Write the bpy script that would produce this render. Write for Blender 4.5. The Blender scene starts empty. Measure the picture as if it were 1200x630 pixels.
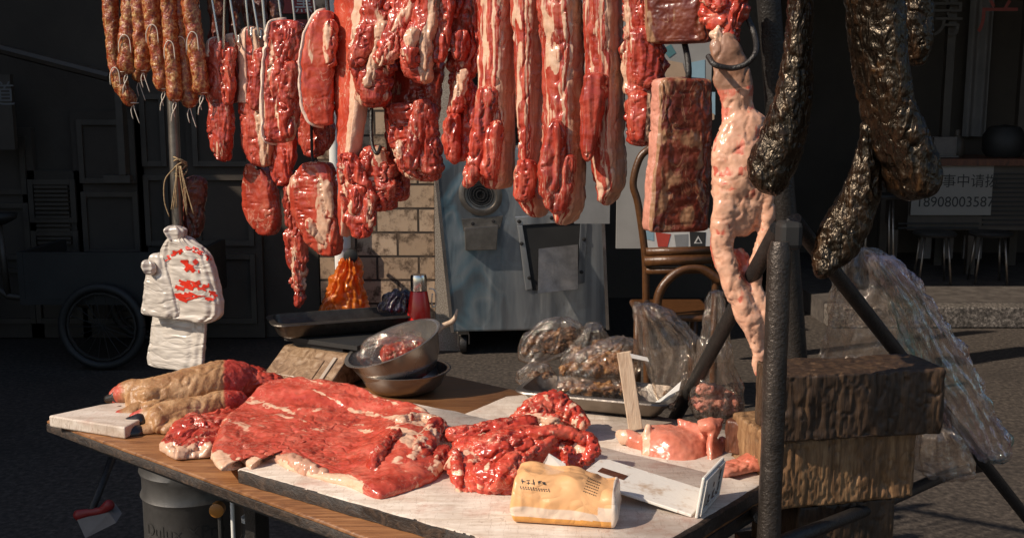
import bpy, bmesh, math, random
import numpy as np
from mathutils import Vector, Matrix
random.seed(7); RNG = np.random.default_rng(7)
SC = bpy.context.scene; COL = SC.collection
F = 1250.0; CX, CY = 600.0, 315.0; PIT = math.atan(195/1250.0)
CAM = np.array([0, 0, 1.4]); cP, sP = math.cos(PIT), math.sin(PIT)
FW = np.array([0, cP, -sP]); UP = np.array([0, sP, cP])
pi = math.pi

def ray(px, py):
    return np.array([(px-CX)/F, 0, 0]) + UP*((CY-py)/F) + FW
def P(px, py, Y):
    r = ray(px, py); return CAM + r*(Y/r[1])
def T(px, py, z):
    r = ray(px, py); return CAM + r*((z-CAM[2])/r[2])
def proj(v):
    d = np.asarray(v) - CAM; w = d@FW
    return CX + F*d[..., 0]/w, CY - F*(d@UP)/w

# ---------------------------------------------------------------- noise
_perm = RNG.permutation(256); _perm = np.concatenate([_perm]*3)
_g = RNG.normal(size=(256, 3)); _g /= np.linalg.norm(_g, axis=1)[:, None]
def noise(p, seed=0):
    p = np.asarray(p, float) + seed*17.31
    i = np.floor(p).astype(int); f = p - i; u = f*f*f*(f*(f*6-15)+10); i &= 255
    r = 0
    for a in (0, 1):
        for b in (0, 1):
            for c in (0, 1):
                h = _perm[_perm[_perm[(i[..., 0]+a) & 255]+((i[..., 1]+b) & 255)]+((i[..., 2]+c) & 255)]
                d = f - np.array([a, b, c])
                w = (u[..., 0] if a else 1-u[..., 0])*(u[..., 1] if b else 1-u[..., 1])*(u[..., 2] if c else 1-u[..., 2])
                r = r + w*(d*_g[h]).sum(-1)
    return r*1.5
def fbm(p, oc=3, seed=0):
    s, a, q = 0, 1.0, np.asarray(p, float)
    for k in range(oc):
        s = s + a*noise(q, seed+k); a *= .5; q = q*2.03
    return s
def vor1(p, cell, seed=0):   # squared distance to the nearest of jittered points: flat facets meeting in sharp creases
    p = np.asarray(p, float)/cell+seed*7.7; i = np.floor(p).astype(int); best = np.full(p.shape[:-1], 9.)
    for a in (-1, 0, 1):
        for b in (-1, 0, 1):
            for c in (-1, 0, 1):
                q = i+np.array([a, b, c]); h = _perm[_perm[_perm[q[..., 0] & 255]+(q[..., 1] & 255)]+(q[..., 2] & 255)]
                s = q+.5+.42*_g[h]; best = np.minimum(best, ((p-s)**2).sum(-1))
    return best
def sm(x, a, b):
    t = np.clip((x-a)/(b-a), 0, 1); return t*t*(3-2*t)

# ---------------------------------------------------------------- objects
ORG = {}
def tag(o, label=None, cat=None, group=None, kind=None):
    if label: o['label'] = label
    if cat: o['category'] = cat
    if group: o['group'] = group
    if kind: o['kind'] = kind
    return o
def root(name, loc, label, cat, group=None):
    o = bpy.data.objects.new(name, None); COL.objects.link(o); o.location = Vector(loc); o.empty_display_size = .05
    ORG[o] = np.array(loc, float); return tag(o, label, cat, group)
def mk(name, V, Fc, mat, parent=None, attrs=None, smooth=True, org=None):
    V = np.asarray(V, float)
    if parent is not None: og = ORG[parent]
    else:
        og = np.array([V[:, 0].mean(), V[:, 1].mean(), V[:, 2].min()]) if org is None else np.array(org, float)
    me = bpy.data.meshes.new(name); me.from_pydata((V-og).tolist(), [], [tuple(f) for f in Fc]); me.update()
    if attrs:
        for k, a in attrs.items():
            at = me.attributes.new(k, 'FLOAT', 'POINT'); at.data.foreach_set('value', np.asarray(a, np.float32))
    if smooth: me.polygons.foreach_set('use_smooth', np.ones(len(me.polygons), bool))
    me.materials.append(mat)
    o = bpy.data.objects.new(name, me); COL.objects.link(o); ORG[o] = og
    if parent is not None: o.parent = parent
    else: o.location = Vector(og)
    return o
def auto_smooth(o, ang=35):
    bm = bmesh.new(); bm.from_mesh(o.data)
    for e in bm.edges:
        if len(e.link_faces) == 2 and e.calc_face_angle(0) > math.radians(ang): e.smooth = False
    bm.to_mesh(o.data); bm.free(); return o
def bev(o, w, seg=2):
    m = o.modifiers.new('Bevel', 'BEVEL'); m.width = w; m.segments = seg; m.limit_method = 'ANGLE'; m.angle_limit = .6
    return o
def copy_tree(o, parent=None):
    c = o.copy(); COL.objects.link(c); ORG[c] = ORG[o]
    if parent is not None: c.parent = parent
    for ch in list(o.children): copy_tree(ch, c)
    return c

class MB:
    def __init__(s): s.v = []; s.f = []; s.n = 0
    def add(s, V, Fc):
        V = np.asarray(V, float); s.v.append(V); s.f += [tuple(int(i)+s.n for i in f) for f in Fc]; s.n += len(V); return s
    def box(s, lo, hi, M=None):
        x0, y0, z0 = lo; x1, y1, z1 = hi
        V = np.array([[x, y, z] for z in (z0, z1) for y in (y0, y1) for x in (x0, x1)])
        if M is not None: V = M(V)
        return s.add(V, [(0, 2, 3, 1), (4, 5, 7, 6), (0, 1, 5, 4), (2, 6, 7, 3), (0, 4, 6, 2), (1, 3, 7, 5)])
    def tube(s, pts, r, n=10, cap=True, sub=0):
        pts = np.asarray(pts, float); r = np.broadcast_to(np.asarray(r, float), (len(pts),))
        if sub: pts, r = spline(pts, r, sub)
        t = np.gradient(pts, axis=0); t /= np.linalg.norm(t, axis=1)[:, None]+1e-12
        a = np.array([0, 0, 1.]) if abs(t[0][2]) < .9 else np.array([1., 0, 0])
        V = []
        for k in range(len(pts)):
            a = a - t[k]*(a@t[k]); a /= np.linalg.norm(a); b = np.cross(t[k], a)
            th = np.arange(n)*2*pi/n
            V.append(pts[k]+r[k]*(np.cos(th)[:, None]*a+np.sin(th)[:, None]*b))
        V = np.concatenate(V); Fc = []
        for k in range(len(pts)-1):
            for j in range(n):
                Fc.append((k*n+j, k*n+(j+1) % n, (k+1)*n+(j+1) % n, (k+1)*n+j))
        if cap: Fc += [tuple(range(n))[::-1], tuple(range((len(pts)-1)*n, len(pts)*n))]
        return s.add(V, Fc)
    def lathe(s, prof, c, n=40, M=None):
        th = np.arange(n)*2*pi/n; V = []
        for r, z in prof: V.append(np.stack([r*np.cos(th), r*np.sin(th), np.full(n, z)], 1))
        V = np.concatenate(V)
        if M is not None: V = V@M.T
        V = V+np.asarray(c); Fc = []; m = len(prof)
        for k in range(m-1):
            for j in range(n): Fc.append((k*n+j, k*n+(j+1) % n, (k+1)*n+(j+1) % n, (k+1)*n+j))
        if prof[0][0] > 1e-6: Fc.append(tuple(range(n))[::-1])
        if prof[-1][0] > 1e-6: Fc.append(tuple(range((m-1)*n, m*n)))
        return s.add(V, Fc)
    def prism(s, poly, d):
        poly = np.asarray(poly, float); n = len(poly); V = np.concatenate([poly, poly+np.asarray(d)])
        return s.add(V, [tuple(range(n))[::-1], tuple(range(n, 2*n))]+[(j, (j+1) % n, n+(j+1) % n, n+j) for j in range(n)])
    def mk(s, name, mat, parent=None, smooth=False, org=None, auto=None):
        o = mk(name, np.concatenate(s.v), s.f, mat, parent, smooth=smooth or bool(auto), org=org)
        if auto: auto_smooth(o, auto)
        return o
def spline(p, r, sub):
    n = len(p); t = np.linspace(0, n-1, (n-1)*sub+1); i = np.clip(t.astype(int), 0, n-2); f = (t-i)[:, None]
    pp = np.concatenate([[2*p[0]-p[1]], p, [2*p[-1]-p[-2]]])
    a, b, c, d = pp[i], pp[i+1], pp[i+2], pp[i+3]
    q = .5*(2*b+(c-a)*f+(2*a-5*b+4*c-d)*f**2+(3*b-a-3*c+d)*f**3)
    return q, np.interp(t, np.arange(n), r)
def frame(o, ax, ay):
    o = np.asarray(o, float); ax = np.asarray(ax, float); ay = np.asarray(ay, float); az = np.cross(ax, ay)
    return lambda V: o + V[:, :1]*ax + V[:, 1:2]*ay + V[:, 2:3]*az
def rotf(o, deg, tilt=0):
    a = math.radians(deg); ax = np.array([math.cos(a), math.sin(a), 0]); ay = np.array([-math.sin(a), math.cos(a), 0])
    return frame(o, ax, ay)

# text turned to flat meshes standing in the xz plane (facing -y)
def text_verts(body, size, extr=0.0):
    c = bpy.data.curves.new('lettering', 'FONT'); c.body = body; c.size = size; c.align_x = 'CENTER'; c.align_y = 'CENTER'; c.extrude = extr
    o = bpy.data.objects.new('lettering', c); COL.objects.link(o); bpy.context.view_layer.update()
    m = bpy.data.meshes.new_from_object(o.evaluated_get(bpy.context.evaluated_depsgraph_get()))
    V = np.array([v.co[:] for v in m.vertices]); Fc = [tuple(p.vertices) for p in m.polygons]
    bpy.data.objects.remove(o); bpy.data.curves.remove(c); bpy.data.meshes.remove(m)
    return V, Fc

# ---------------------------------------------------------------- materials
class NT:
    def __init__(s, name):
        s.m = bpy.data.materials.new(name); s.m.use_nodes = True; s.t = s.m.node_tree; s.t.nodes.clear()
        s.out = s.n('ShaderNodeOutputMaterial'); s.b = s.n('ShaderNodeBsdfPrincipled'); s.l(s.b.outputs[0], s.out.inputs[0])
    def n(s, k, **kw):
        x = s.t.nodes.new(k)
        for a, b in kw.items(): setattr(x, a, b)
        return x
    def l(s, a, b): s.t.links.new(a, b)
    def set(s, **kw):
        for k, v in kw.items():
            i = s.b.inputs[k.replace('_', ' ')]
            if hasattr(v, 'is_linked'): s.l(v, i)
            else: i.default_value = (*v, 1) if isinstance(v, tuple) and len(v) == 3 else v
    def co(s, scale=(1, 1, 1), rnd=True, src='Object', rot=(0, 0, 0)):
        tc = s.n('ShaderNodeTexCoord'); mp = s.n('ShaderNodeMapping'); mp.inputs['Scale'].default_value = scale; mp.inputs['Rotation'].default_value = rot
        s.l(tc.outputs[src], mp.inputs['Vector'])
        if rnd:
            oi = s.n('ShaderNodeObjectInfo'); mu = s.m_('MULTIPLY', oi.outputs['Random'], 23.0)
            cb = s.n('ShaderNodeCombineXYZ'); [s.l(mu, cb.inputs[i]) for i in range(3)]; s.l(cb.outputs[0], mp.inputs['Location'])
        return mp.outputs[0]
    def noise(s, vec, scale, detail=4, rough=.55, dist=0):
        x = s.n('ShaderNodeTexNoise'); s.l(vec, x.inputs['Vector']); x.inputs['Scale'].default_value = scale
        x.inputs['Detail'].default_value = detail; x.inputs['Roughness'].default_value = rough; x.inputs['Distortion'].default_value = dist
        return x.outputs['Fac']
    def vor(s, vec, scale, feat='F1', out='Distance'):
        x = s.n('ShaderNodeTexVoronoi', feature=feat); s.l(vec, x.inputs['Vector']); x.inputs['Scale'].default_value = scale; return x.outputs[out]
    def ramp(s, f, stops):
        x = s.n('ShaderNodeValToRGB'); e = x.color_ramp.elements
        while len(e) < len(stops): e.new(.5)
        for k, (p, c) in enumerate(stops): e[k].position = p; e[k].color = (*c, 1) if isinstance(c, tuple) else (c, c, c, 1)
        s.l(f, x.inputs[0]); return x.outputs[0]
    def m_(s, op, a, b=None, c=None, clamp=False):
        x = s.n('ShaderNodeMath', operation=op); x.use_clamp = clamp
        for k, v in enumerate((a, b, c)):
            if v is None: continue
            if hasattr(v, 'is_linked'): s.l(v, x.inputs[k])
            else: x.inputs[k].default_value = v
        return x.outputs[0]
    def mix(s, f, a, b, mode='MIX'):
        x = s.n('ShaderNodeMix', data_type='RGBA', blend_type=mode)
        for i, v in ((0, f), (6, a), (7, b)):
            if hasattr(v, 'is_linked'): s.l(v, x.inputs[i])
            else: x.inputs[i].default_value = (*v, 1) if isinstance(v, tuple) else v
        return x.outputs[2]
    def attr(s, name):
        x = s.n('ShaderNodeAttribute'); x.attribute_name = name; return x.outputs['Fac']
    def smooth(s, f, a, b):
        x = s.n('ShaderNodeMapRange', interpolation_type='SMOOTHSTEP'); s.l(f, x.inputs[0]); x.inputs[1].default_value = a; x.inputs[2].default_value = b; return x.outputs[0]
    def bump(s, h, dist=.002, st=1.0, prev=None):
        x = s.n('ShaderNodeBump'); x.inputs['Strength'].default_value = st; x.inputs['Distance'].default_value = dist
        s.l(h, x.inputs['Height'])
        if prev is not None: s.l(prev, x.inputs['Normal'])
        s.l(x.outputs[0], s.b.inputs['Normal']); return x.outputs[0]

def meat_mat(name, lean=((.14, .011, .006), (.42, .048, .027), (.60, .15, .092)), fat=((.58, .29, .17), (.80, .58, .42)), skin=((.42, .20, .11), (.62, .36, .24)),
             st=(110, 110, 20), marb=.4, rough=(.18, .30), bump=1.0, sss=.03):
    t = NT(name); v = t.co((1, 1, 1)); vs = t.co(st); oi = t.n('ShaderNodeObjectInfo')
    fib = t.noise(vs, 1.0, 3, .5, .4); big = t.noise(v, 20, 2, .5, .3); fine = t.noise(v, 260, 4, .65)
    lm = t.m_('ADD', t.m_('MULTIPLY', fib, .55), t.m_('MULTIPLY', big, .6)); lm = t.m_('ADD', lm, -.075)
    lean_c = t.ramp(lm, [(.26, lean[0]), (.5, lean[1]), (.78, lean[2])])
    fatn = t.noise(vs, 1.5, 2.5, .55, .7)
    fat_c = t.mix(t.noise(v, 60, 3), fat[0], fat[1])
    f = t.m_('ADD', t.attr('fat'), t.m_('MULTIPLY', t.m_('SUBTRACT', fatn, .5), 1.1))
    mask = t.smooth(f, .46, .64)
    mb = t.m_('ABSOLUTE', t.m_('SUBTRACT', t.noise(t.co((st[0]*.6, st[1]*.6, st[2]*.9)), 1.3, 3, .55, 1.6), .5))
    mbm = t.m_('MULTIPLY', t.smooth(mb, .035, .0), marb)
    gate = t.smooth(t.noise(v, 14, 2), .45, .65)
    mask = t.m_('MAXIMUM', mask, t.m_('MULTIPLY', mbm, gate))
    c = t.mix(mask, lean_c, fat_c)
    sk = t.mix(t.noise(v, 35, 4, .6), skin[0], skin[1])
    sm_ = t.smooth(t.m_('ADD', t.attr('skin'), t.m_('MULTIPLY', t.m_('SUBTRACT', fine, .5), .25)), .4, .6)
    c = t.mix(sm_, c, sk)
    hv = t.n('ShaderNodeHueSaturation'); t.l(c, hv.inputs['Color']); t.l(t.m_('ADD', t.m_('MULTIPLY', oi.outputs['Random'], .3), .85), hv.inputs['Value'])
    ro = t.m_('ADD', t.m_('MULTIPLY', t.noise(v, 45, 3), rough[1]-rough[0]+.2), rough[0]-.1)
    ro = t.m_('ADD', ro, t.m_('MULTIPLY', sm_, .2))
    t.set(Base_Color=hv.outputs[0], Roughness=ro, Subsurface_Weight=sss, Subsurface_Scale=.01, Specular_IOR_Level=.5, Coat_Weight=.22, Coat_Roughness=.11)
    t.b.inputs['Subsurface Radius'].default_value = (1.0, .25, .15)
    h = t.m_('ADD', t.m_('MULTIPLY', fib, .8), t.m_('ADD', t.m_('MULTIPLY', fine, .55), t.m_('MULTIPLY', mask, .25)))
    b1 = t.bump(t.m_('ADD', t.m_('MULTIPLY', t.noise(vs, .9, 1, .5, .5), .8), t.m_('ADD', t.noise(v, 80, 1, .5), t.m_('MULTIPLY', mask, .12))), .0031*bump, 1.0); t.bump(t.m_('ADD', fine, t.m_('MULTIPLY', t.noise(vs, 2.6, 3, .6), .8)), .00022*bump, 1.0, b1); t.l(b1, t.b.inputs['Coat Normal']); return t.m
def plain(name, col, rough=.5, metal=0, var=.15, sc=30, bump=.0, bsc=120, **kw):
    t = NT(name); v = t.co(); n = t.noise(v, sc, 5, .6)
    c = t.mix(n, tuple(x*(1-var*2) for x in col), tuple(min(1, x*(1+var*2)) for x in col))
    t.set(Base_Color=c, Metallic=metal, Roughness=t.m_('ADD', t.m_('MULTIPLY', t.noise(v, sc*.6, 3), .25), rough-.12), **kw)
    if bump: t.bump(t.noise(v, bsc, 4, .6), bump)
    return t.m
M = {}
M['meat'] = meat_mat('pork')
M['meat_strip'] = meat_mat('pork_strip', st=(120, 120, 8), marb=.8, bump=.55)
M['meat_lo'] = meat_mat('pork_even', st=(45, 45, 20), marb=.6, lean=((.24, .024, .012), (.45, .055, .028), (.58, .14, .08)), bump=.45)
M['meat_slab'] = meat_mat('pork_slab_lean', st=(28, 40, 28), marb=.25, lean=((.28, .026, .014), (.48, .068, .040), (.60, .16, .105)), rough=(.16, .28), bump=.8)
M['meat_tab'] = meat_mat('pork_table', st=(42, 42, 42), marb=.5, lean=((.16, .011, .006), (.46, .048, .026), (.62, .15, .09)), rough=(.18, .30), bump=.85)
M['meat_pink'] = meat_mat('pork_pale', st=(25, 25, 25), marb=.12, lean=((.46, .11, .06), (.58, .18, .11), (.68, .29, .20)), rough=(.25, .4), bump=.5)
M['fatty'] = meat_mat('pork_fat', st=(40, 40, 16), marb=.2, fat=((.50, .22, .13), (.70, .44, .31)), lean=((.35, .05, .035), (.55, .14, .09), (.65, .25, .17)), skin=((.20, .10, .06), (.36, .19, .12)), rough=(.2, .34), bump=.5)
M['cured'] = meat_mat('pork_slab', st=(35, 35, 12), marb=.9, lean=((.045, .010, .006), (.13, .022, .012), (.25, .075, .035)), fat=((.25, .12, .06), (.36, .2, .11)), skin=((.42, .15, .10), (.58, .28, .20)), rough=(.28, .45))
M['rind'] = plain('rind', (.74, .47, .34), .38, 0, .12, 40, .0012, 160, Subsurface_Weight=.08, Subsurface_Scale=.01)
M['rind_white'] = plain('rind_white', (.82, .62, .50), .38, 0, .1, 40, .0012, 160, Subsurface_Weight=.08, Subsurface_Scale=.01)
M['rind_tan'] = plain('rind_tan', (.40, .19, .09), .42, 0, .25, 30, .0015, 120)
def m_trotter():
    t = NT('trotter_skin'); v = t.co(); n = t.noise(v, 28, 5, .6)
    c = t.ramp(n, [(.3, (.22, .095, .035)), (.5, (.40, .215, .095)), (.7, (.55, .34, .18))])
    red = t.ramp(t.noise(v, 80, 4, .7), [(.3, (.32, .02, .012)), (.6, (.55, .07, .05)), (.8, (.72, .45, .36))])
    c = t.mix(t.smooth(t.m_('ADD', t.attr('fat'), t.m_('MULTIPLY', t.m_('SUBTRACT', n, .5), .6)), .4, .65), c, red)
    c = t.mix(t.m_('MULTIPLY', t.smooth(t.noise(v, 120, 3, .7), .6, .75), .5), c, (.2, .08, .03))
    t.set(Base_Color=c, Roughness=.42, Subsurface_Weight=.05, Subsurface_Scale=.01); t.bump(t.m_('ADD', t.noise(v, 160, 4), t.noise(v, 50, 3)), .0018, .8); return t.m
M['trotter'] = m_trotter()
def m_saus():
    t = NT('sausage'); v = t.co(); w = t.vor(v, 150, 'SMOOTH_F1'); n = t.noise(v, 110, 4, .6, .5)
    c = t.ramp(n, [(.30, (.10, .016, .006)), (.44, (.27, .055, .015)), (.54, (.40, .16, .045)), (.66, (.64, .42, .18))])
    c = t.mix(t.smooth(t.noise(v, 30, 2), .4, .65), c, t.mix(.5, c, (.34, .03, .012)))
    t.set(Base_Color=c, Roughness=.26, Coat_Weight=.5, Coat_Roughness=.12); t.bump(t.m_('ADD', n, t.noise(v, 60, 3)), .004, .9); return t.m
M['sausage'] = m_saus()
def m_smoked():
    t = NT('smoked_crust'); v = t.co(); vs = t.co((60, 60, 25)); n = t.noise(vs, 1.2, 3, .55, .8); k = t.noise(v, 9, 3)
    c = t.ramp(n, [(.3, (.003, .002, .0015)), (.5, (.006, .0036, .0022)), (.66, (.022, .010, .0045)), (.82, (.11, .055, .018))])
    c = t.mix(t.m_('MULTIPLY', t.smooth(k, .5, .7), .5), c, (.04, .018, .007))
    t.set(Base_Color=c, Roughness=t.m_('ADD', t.m_('MULTIPLY', n, .2), .22), Specular_IOR_Level=.6, Specular_Tint=(1.0, .82, .62), Coat_Weight=0.0, Coat_Roughness=.16, Coat_Tint=(1.0, .9, .75))
    t.bump(t.m_('ADD', n, t.m_('MULTIPLY', t.noise(v, 70, 1.5, .5), .7)), .0075, 1.0); nb = [x for x in t.t.nodes if x.bl_idname == 'ShaderNodeBump'][-1]; t.l(nb.outputs[0], t.b.inputs['Coat Normal']); return t.m
M['smoked'] = m_smoked()
def m_steel():
    t = NT('brushed_steel'); v = t.co((1, 1, 1)); vs = t.co((4, 4, 220)); n = t.noise(t.co((7, 7, .9)), 1.0, 4, .55, .6); b = t.noise(vs, 1, 3)
    c = t.ramp(n, [(.3, (.14, .16, .19)), (.5, (.38, .39, .40)), (.68, (.70, .67, .62))])
    sx = t.n('ShaderNodeSeparateXYZ'); t.l(t.co(rnd=False), sx.inputs[0]); bn = t.noise(t.co((1.6, 1.6, 1.0)), 1.6, 2, .5, 2.0); tint = t.ramp(bn, [(.40, (.10, .12, .14)), (.47, (.16, .30, .38)), (.53, (.35, .42, .46)), (.60, (.14, .24, .30))]); c = t.mix(t.m_('MULTIPLY', t.smooth(sx.outputs[0], .42, .05), .75), c, tint)  # bluish reflections painted as bands into the colour of the left side
    t.set(Base_Color=c, Metallic=.78, Roughness=t.m_('ADD', t.m_('MULTIPLY', n, .3), .18)); b1 = t.bump(t.noise(t.co((2.5, 2.5, 1.0)), 2.2, 3, .5, 1.0), .010, 1.0); t.bump(b, .0005, .6, b1); return t.m
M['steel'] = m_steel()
M['steel_dk'] = plain('worn_steel', (.25, .22, .19), .38, .9, .3, 18, .0008, 90)
M['wire'] = plain('steel_wire', (.62, .58, .52), .3, 1, .15)
M['basin'] = plain('basin_steel', (.42, .39, .36), .26, .85, .12, 9, .0003, 60)
M['black_steel'] = plain('black_steel', (.03, .027, .025), .4, .3, .3, 40, .002, 200)
M['iron'] = plain('rough_iron', (.06, .048, .04), .34, .6, .45, 30, .0022, 160)
M['galv'] = plain('galvanised', (.11, .105, .10), .42, .6, .3, 14, .0006, 60)
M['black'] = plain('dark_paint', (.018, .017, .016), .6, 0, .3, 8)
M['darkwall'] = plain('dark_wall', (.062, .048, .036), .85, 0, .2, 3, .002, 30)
M['darkframe'] = plain('dark_frame', (.062, .048, .036), .5, 0, .25, 8)
M['chrome'] = plain('chrome', (.75, .73, .7), .14, 1, .05)
M['red_enamel'] = plain('red_enamel', (.68, .016, .012), .25, 0, .12, 10, Coat_Weight=.5)
M['twine'] = plain('white_twine', (.72, .66, .56), .8, 0, .1)
M['straw'] = plain('straw', (.36, .25, .13), .8, 0, .3, 60, .003, 150)
M['paper'] = plain('white_paper', (.72, .70, .66), .75, 0, .06, 12, .001, 40)
M['red_ink'] = plain('red_ink', (.62, .03, .012), .4, 0, .2, 60)
M['ink'] = plain('black_ink', (.03, .028, .026), .6, 0, .1)
M['rattan'] = plain('rattan', (.085, .034, .011), .35, 0, .35, 40, .0015, 100)
def m_wood(name, cols, sc, rough=.5, bump=.003, scr=0.0, rot=0):
    t = NT(name); v = t.co(sc, rot=(0, 0, rot)); v0 = t.co(); n = t.noise(v, 1, 6, .65, 1.2); w = t.noise(v, 5, 3, .7)
    k = t.m_('ADD', t.m_('MULTIPLY', n, .75), t.m_('MULTIPLY', w, .25))
    c = t.ramp(k, [(.3, cols[0]), (.5, cols[1]), (.7, cols[2])])
    st = t.smooth(t.noise(v0, 7, 4, .7), .55, .75); c = t.mix(t.m_('MULTIPLY', st, .55), c, cols[0])
    if scr:
        s1 = t.m_('ABSOLUTE', t.m_('SUBTRACT', t.noise(t.co((9, 60, 9), rot=(0, 0, rot+.5)), 1.3, 3, .6, .3), .5))
        s2 = t.m_('ABSOLUTE', t.m_('SUBTRACT', t.noise(t.co((70, 10, 9), rot=(0, 0, rot+.2)), 1.1, 3, .6, .3), .5))
        s = t.m_('MAXIMUM', t.smooth(s1, .012, 0), t.smooth(s2, .010, 0)); c = t.mix(t.m_('MULTIPLY', s, scr), c, (.22, .13, .08))
        sp = t.smooth(t.noise(v0, 55, 5, .75), .63, .72); c = t.mix(t.m_('MULTIPLY', sp, .6), c, (.18, .10, .06))
        bl = t.smooth(t.noise(v0, 9, 5, .7), .54, .7); c = t.mix(t.m_('MULTIPLY', bl, .45), c, (.42, .17, .11)); gr = t.smooth(t.noise(v0, 5, 5, .7), .48, .66); c = t.mix(t.m_('MULTIPLY', gr, .4), c, (.30, .20, .14))
    t.set(Base_Color=c, Roughness=t.m_('ADD', t.m_('MULTIPLY', n, .3), rough-.15)); t.bump(k, bump, .8); return t.m
M['table_wood'] = m_wood('table_wood', ((.075, .028, .010), (.23, .095, .033), (.36, .175, .068)), (6, 70, 30), .45, .002, rot=-.6)
M['board'] = m_wood('board_white', ((.48, .38, .29), (.66, .56, .47), (.76, .68, .59)), (5, 40, 20), .6, .0012, .45, rot=-.6)
M['shade_dark_edge'] = m_wood('shade_dark_edge', ((.008, .005, .004), (.022, .013, .008), (.085, .05, .03)), (14, 60, 60), .6, .005)  # near-black wood: shade of the unlit edges put into the colour
M['block'] = m_wood('block_wood', ((.05, .025, .011), (.22, .115, .05), (.42, .25, .12)), (55, 55, 5), .6, .003)
M['block_dk'] = m_wood('block_dark_wood', ((.014, .008, .004), (.045, .024, .012), (.12, .065, .03)), (55, 55, 5), .55, .003)
M['stake'] = m_wood('stake_wood', ((.36, .22, .13), (.58, .42, .29), (.70, .55, .40)), (60, 60, 6), .6, .003)
M['brown_wood'] = m_wood('brown_wood', ((.04, .012, .006), (.11, .035, .015), (.19, .07, .03)), (30, 30, 8), .5, .002)
def m_brick():
    t = NT('brick_wall'); tc = t.n('ShaderNodeTexCoord'); sp = t.n('ShaderNodeSeparateXYZ'); t.l(tc.outputs['Object'], sp.inputs[0])
    cb = t.n('ShaderNodeCombineXYZ'); t.l(sp.outputs[0], cb.inputs[0]); t.l(sp.outputs[2], cb.inputs[1])
    b = t.n('ShaderNodeTexBrick'); t.l(cb.outputs[0], b.inputs['Vector']); b.inputs['Scale'].default_value = 1; b.inputs['Brick Width'].default_value = .235; b.inputs['Row Height'].default_value = .135; b.inputs['Mortar Size'].default_value = .007; b.inputs['Mortar Smooth'].default_value = .3
    b.inputs['Color1'].default_value = (.36, .26, .175, 1); b.inputs['Color2'].default_value = (.50, .38, .275, 1); b.inputs['Mortar'].default_value = (.035, .024, .017, 1)
    v = t.co(); n = t.noise(v, 14, 6, .7); c = t.mix(t.smooth(n, .46, .66), b.outputs[0], (.09, .058, .036)); c = t.mix(t.m_('MULTIPLY', t.noise(v, 90, 4, .7), .5), c, (.5, .38, .27), 'OVERLAY')
    t.set(Base_Color=c, Roughness=.8); h = t.m_('SUBTRACT', t.m_('MULTIPLY', n, .4), b.outputs['Fac']); t.bump(h, .006, 1); return t.m
M['brick'] = m_brick()
def m_speck(name, a, b, c3, sc=140):
    t = NT(name); v = t.co(rnd=False); n = t.noise(v, sc, 4, .7); c = t.ramp(n, [(.38, a), (.52, b), (.66, c3)]); l = t.noise(v, 2.2, 5, .65); c = t.mix(t.m_('MULTIPLY', t.smooth(l, .45, .7), .5), c, a)
    t.set(Base_Color=c, Roughness=.8); t.bump(n, .004, .8); return t.m
M['terrazzo'] = m_speck('terrazzo', (.16, .12, .09), (.36, .30, .24), (.5, .44, .37), 160)
M['kerb'] = m_speck('kerb_stone', (.03, .025, .02), (.11, .092, .078), (.30, .26, .22), 60)
M['ground'] = m_speck('ground', (.024, .018, .014), (.056, .043, .033), (.105, .083, .065), 45)
M['tile_floor'] = m_speck('tile_floor', (.05, .04, .034), (.08, .066, .056), (.10, .085, .072), 12)
def m_film(name, tint=(.95, .9, .86), op=.07, gl=.6, rough=.1, bump=.004, col=None, irid=False, bs=45):
    t = NT(name); t.t.nodes.remove(t.b); v = t.co(); w = t.noise(t.co((1, 1, .45)), bs, 4, .55, 1.5)
    bp = t.n('ShaderNodeBump'); bp.inputs['Distance'].default_value = bump; vv = t.vor(t.co((1.3, 1.3, .5)), 24); vq = t.m_('MULTIPLY', vv, vv); t.l(t.m_('ADD', t.m_('MULTIPLY', w, 1.0), t.m_('MULTIPLY', vq, .6)), bp.inputs['Height'])
    tr = t.n('ShaderNodeBsdfTransparent'); tr.inputs[0].default_value = (*tint, 1)
    df = t.n('ShaderNodeBsdfDiffuse'); df.inputs[0].default_value = (*(col or (.75, .66, .58)), 1); t.l(bp.outputs[0], df.inputs['Normal'])
    tl = t.n('ShaderNodeBsdfTranslucent'); tl.inputs[0].default_value = (*(col or (.75, .66, .58)), 1)
    ad = t.n('ShaderNodeMixShader'); ad.inputs[0].default_value = .4; t.l(df.outputs[0], ad.inputs[1]); t.l(tl.outputs[0], ad.inputs[2])
    gs = t.n('ShaderNodeBsdfGlossy'); gs.inputs[0].default_value = (1, .93, .84, 1); gs.inputs['Roughness'].default_value = rough; t.l(bp.outputs[0], gs.inputs['Normal'])
    if irid:
        gc = t.ramp(t.noise(v, 9, 2), [(.35, (.45, .95, 1.0)), (.5, (.95, .97, 1.0)), (.68, (1.0, .72, .8))]); t.l(gc, gs.inputs[0])
    m1 = t.n('ShaderNodeMixShader'); m1.inputs[0].default_value = op; t.l(tr.outputs[0], m1.inputs[1]); t.l(ad.outputs[0], m1.inputs[2])
    lw = t.n('ShaderNodeLayerWeight'); lw.inputs[0].default_value = .35; t.l(bp.outputs[0], lw.inputs[1])
    f = t.m_('ADD', t.m_('MULTIPLY', lw.outputs['Facing'], gl), .03)
    m2 = t.n('ShaderNodeMixShader'); t.l(f, m2.inputs[0]); t.l(m1.outputs[0], m2.inputs[1]); t.l(gs.outputs[0], m2.inputs[2]); t.l(m2.outputs[0], t.out.inputs[0]); return t.m
M['film'] = m_film('clear_film', bump=.007)
M['film_irid'] = m_film('clear_film_tinted', irid=True, op=.05, gl=1.0, rough=.06, bump=.006)
M['film_orange'] = m_film('orange_film', tint=(1, .35, .1), op=.75, col=(1.0, .27, .03), bump=.006)
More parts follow.
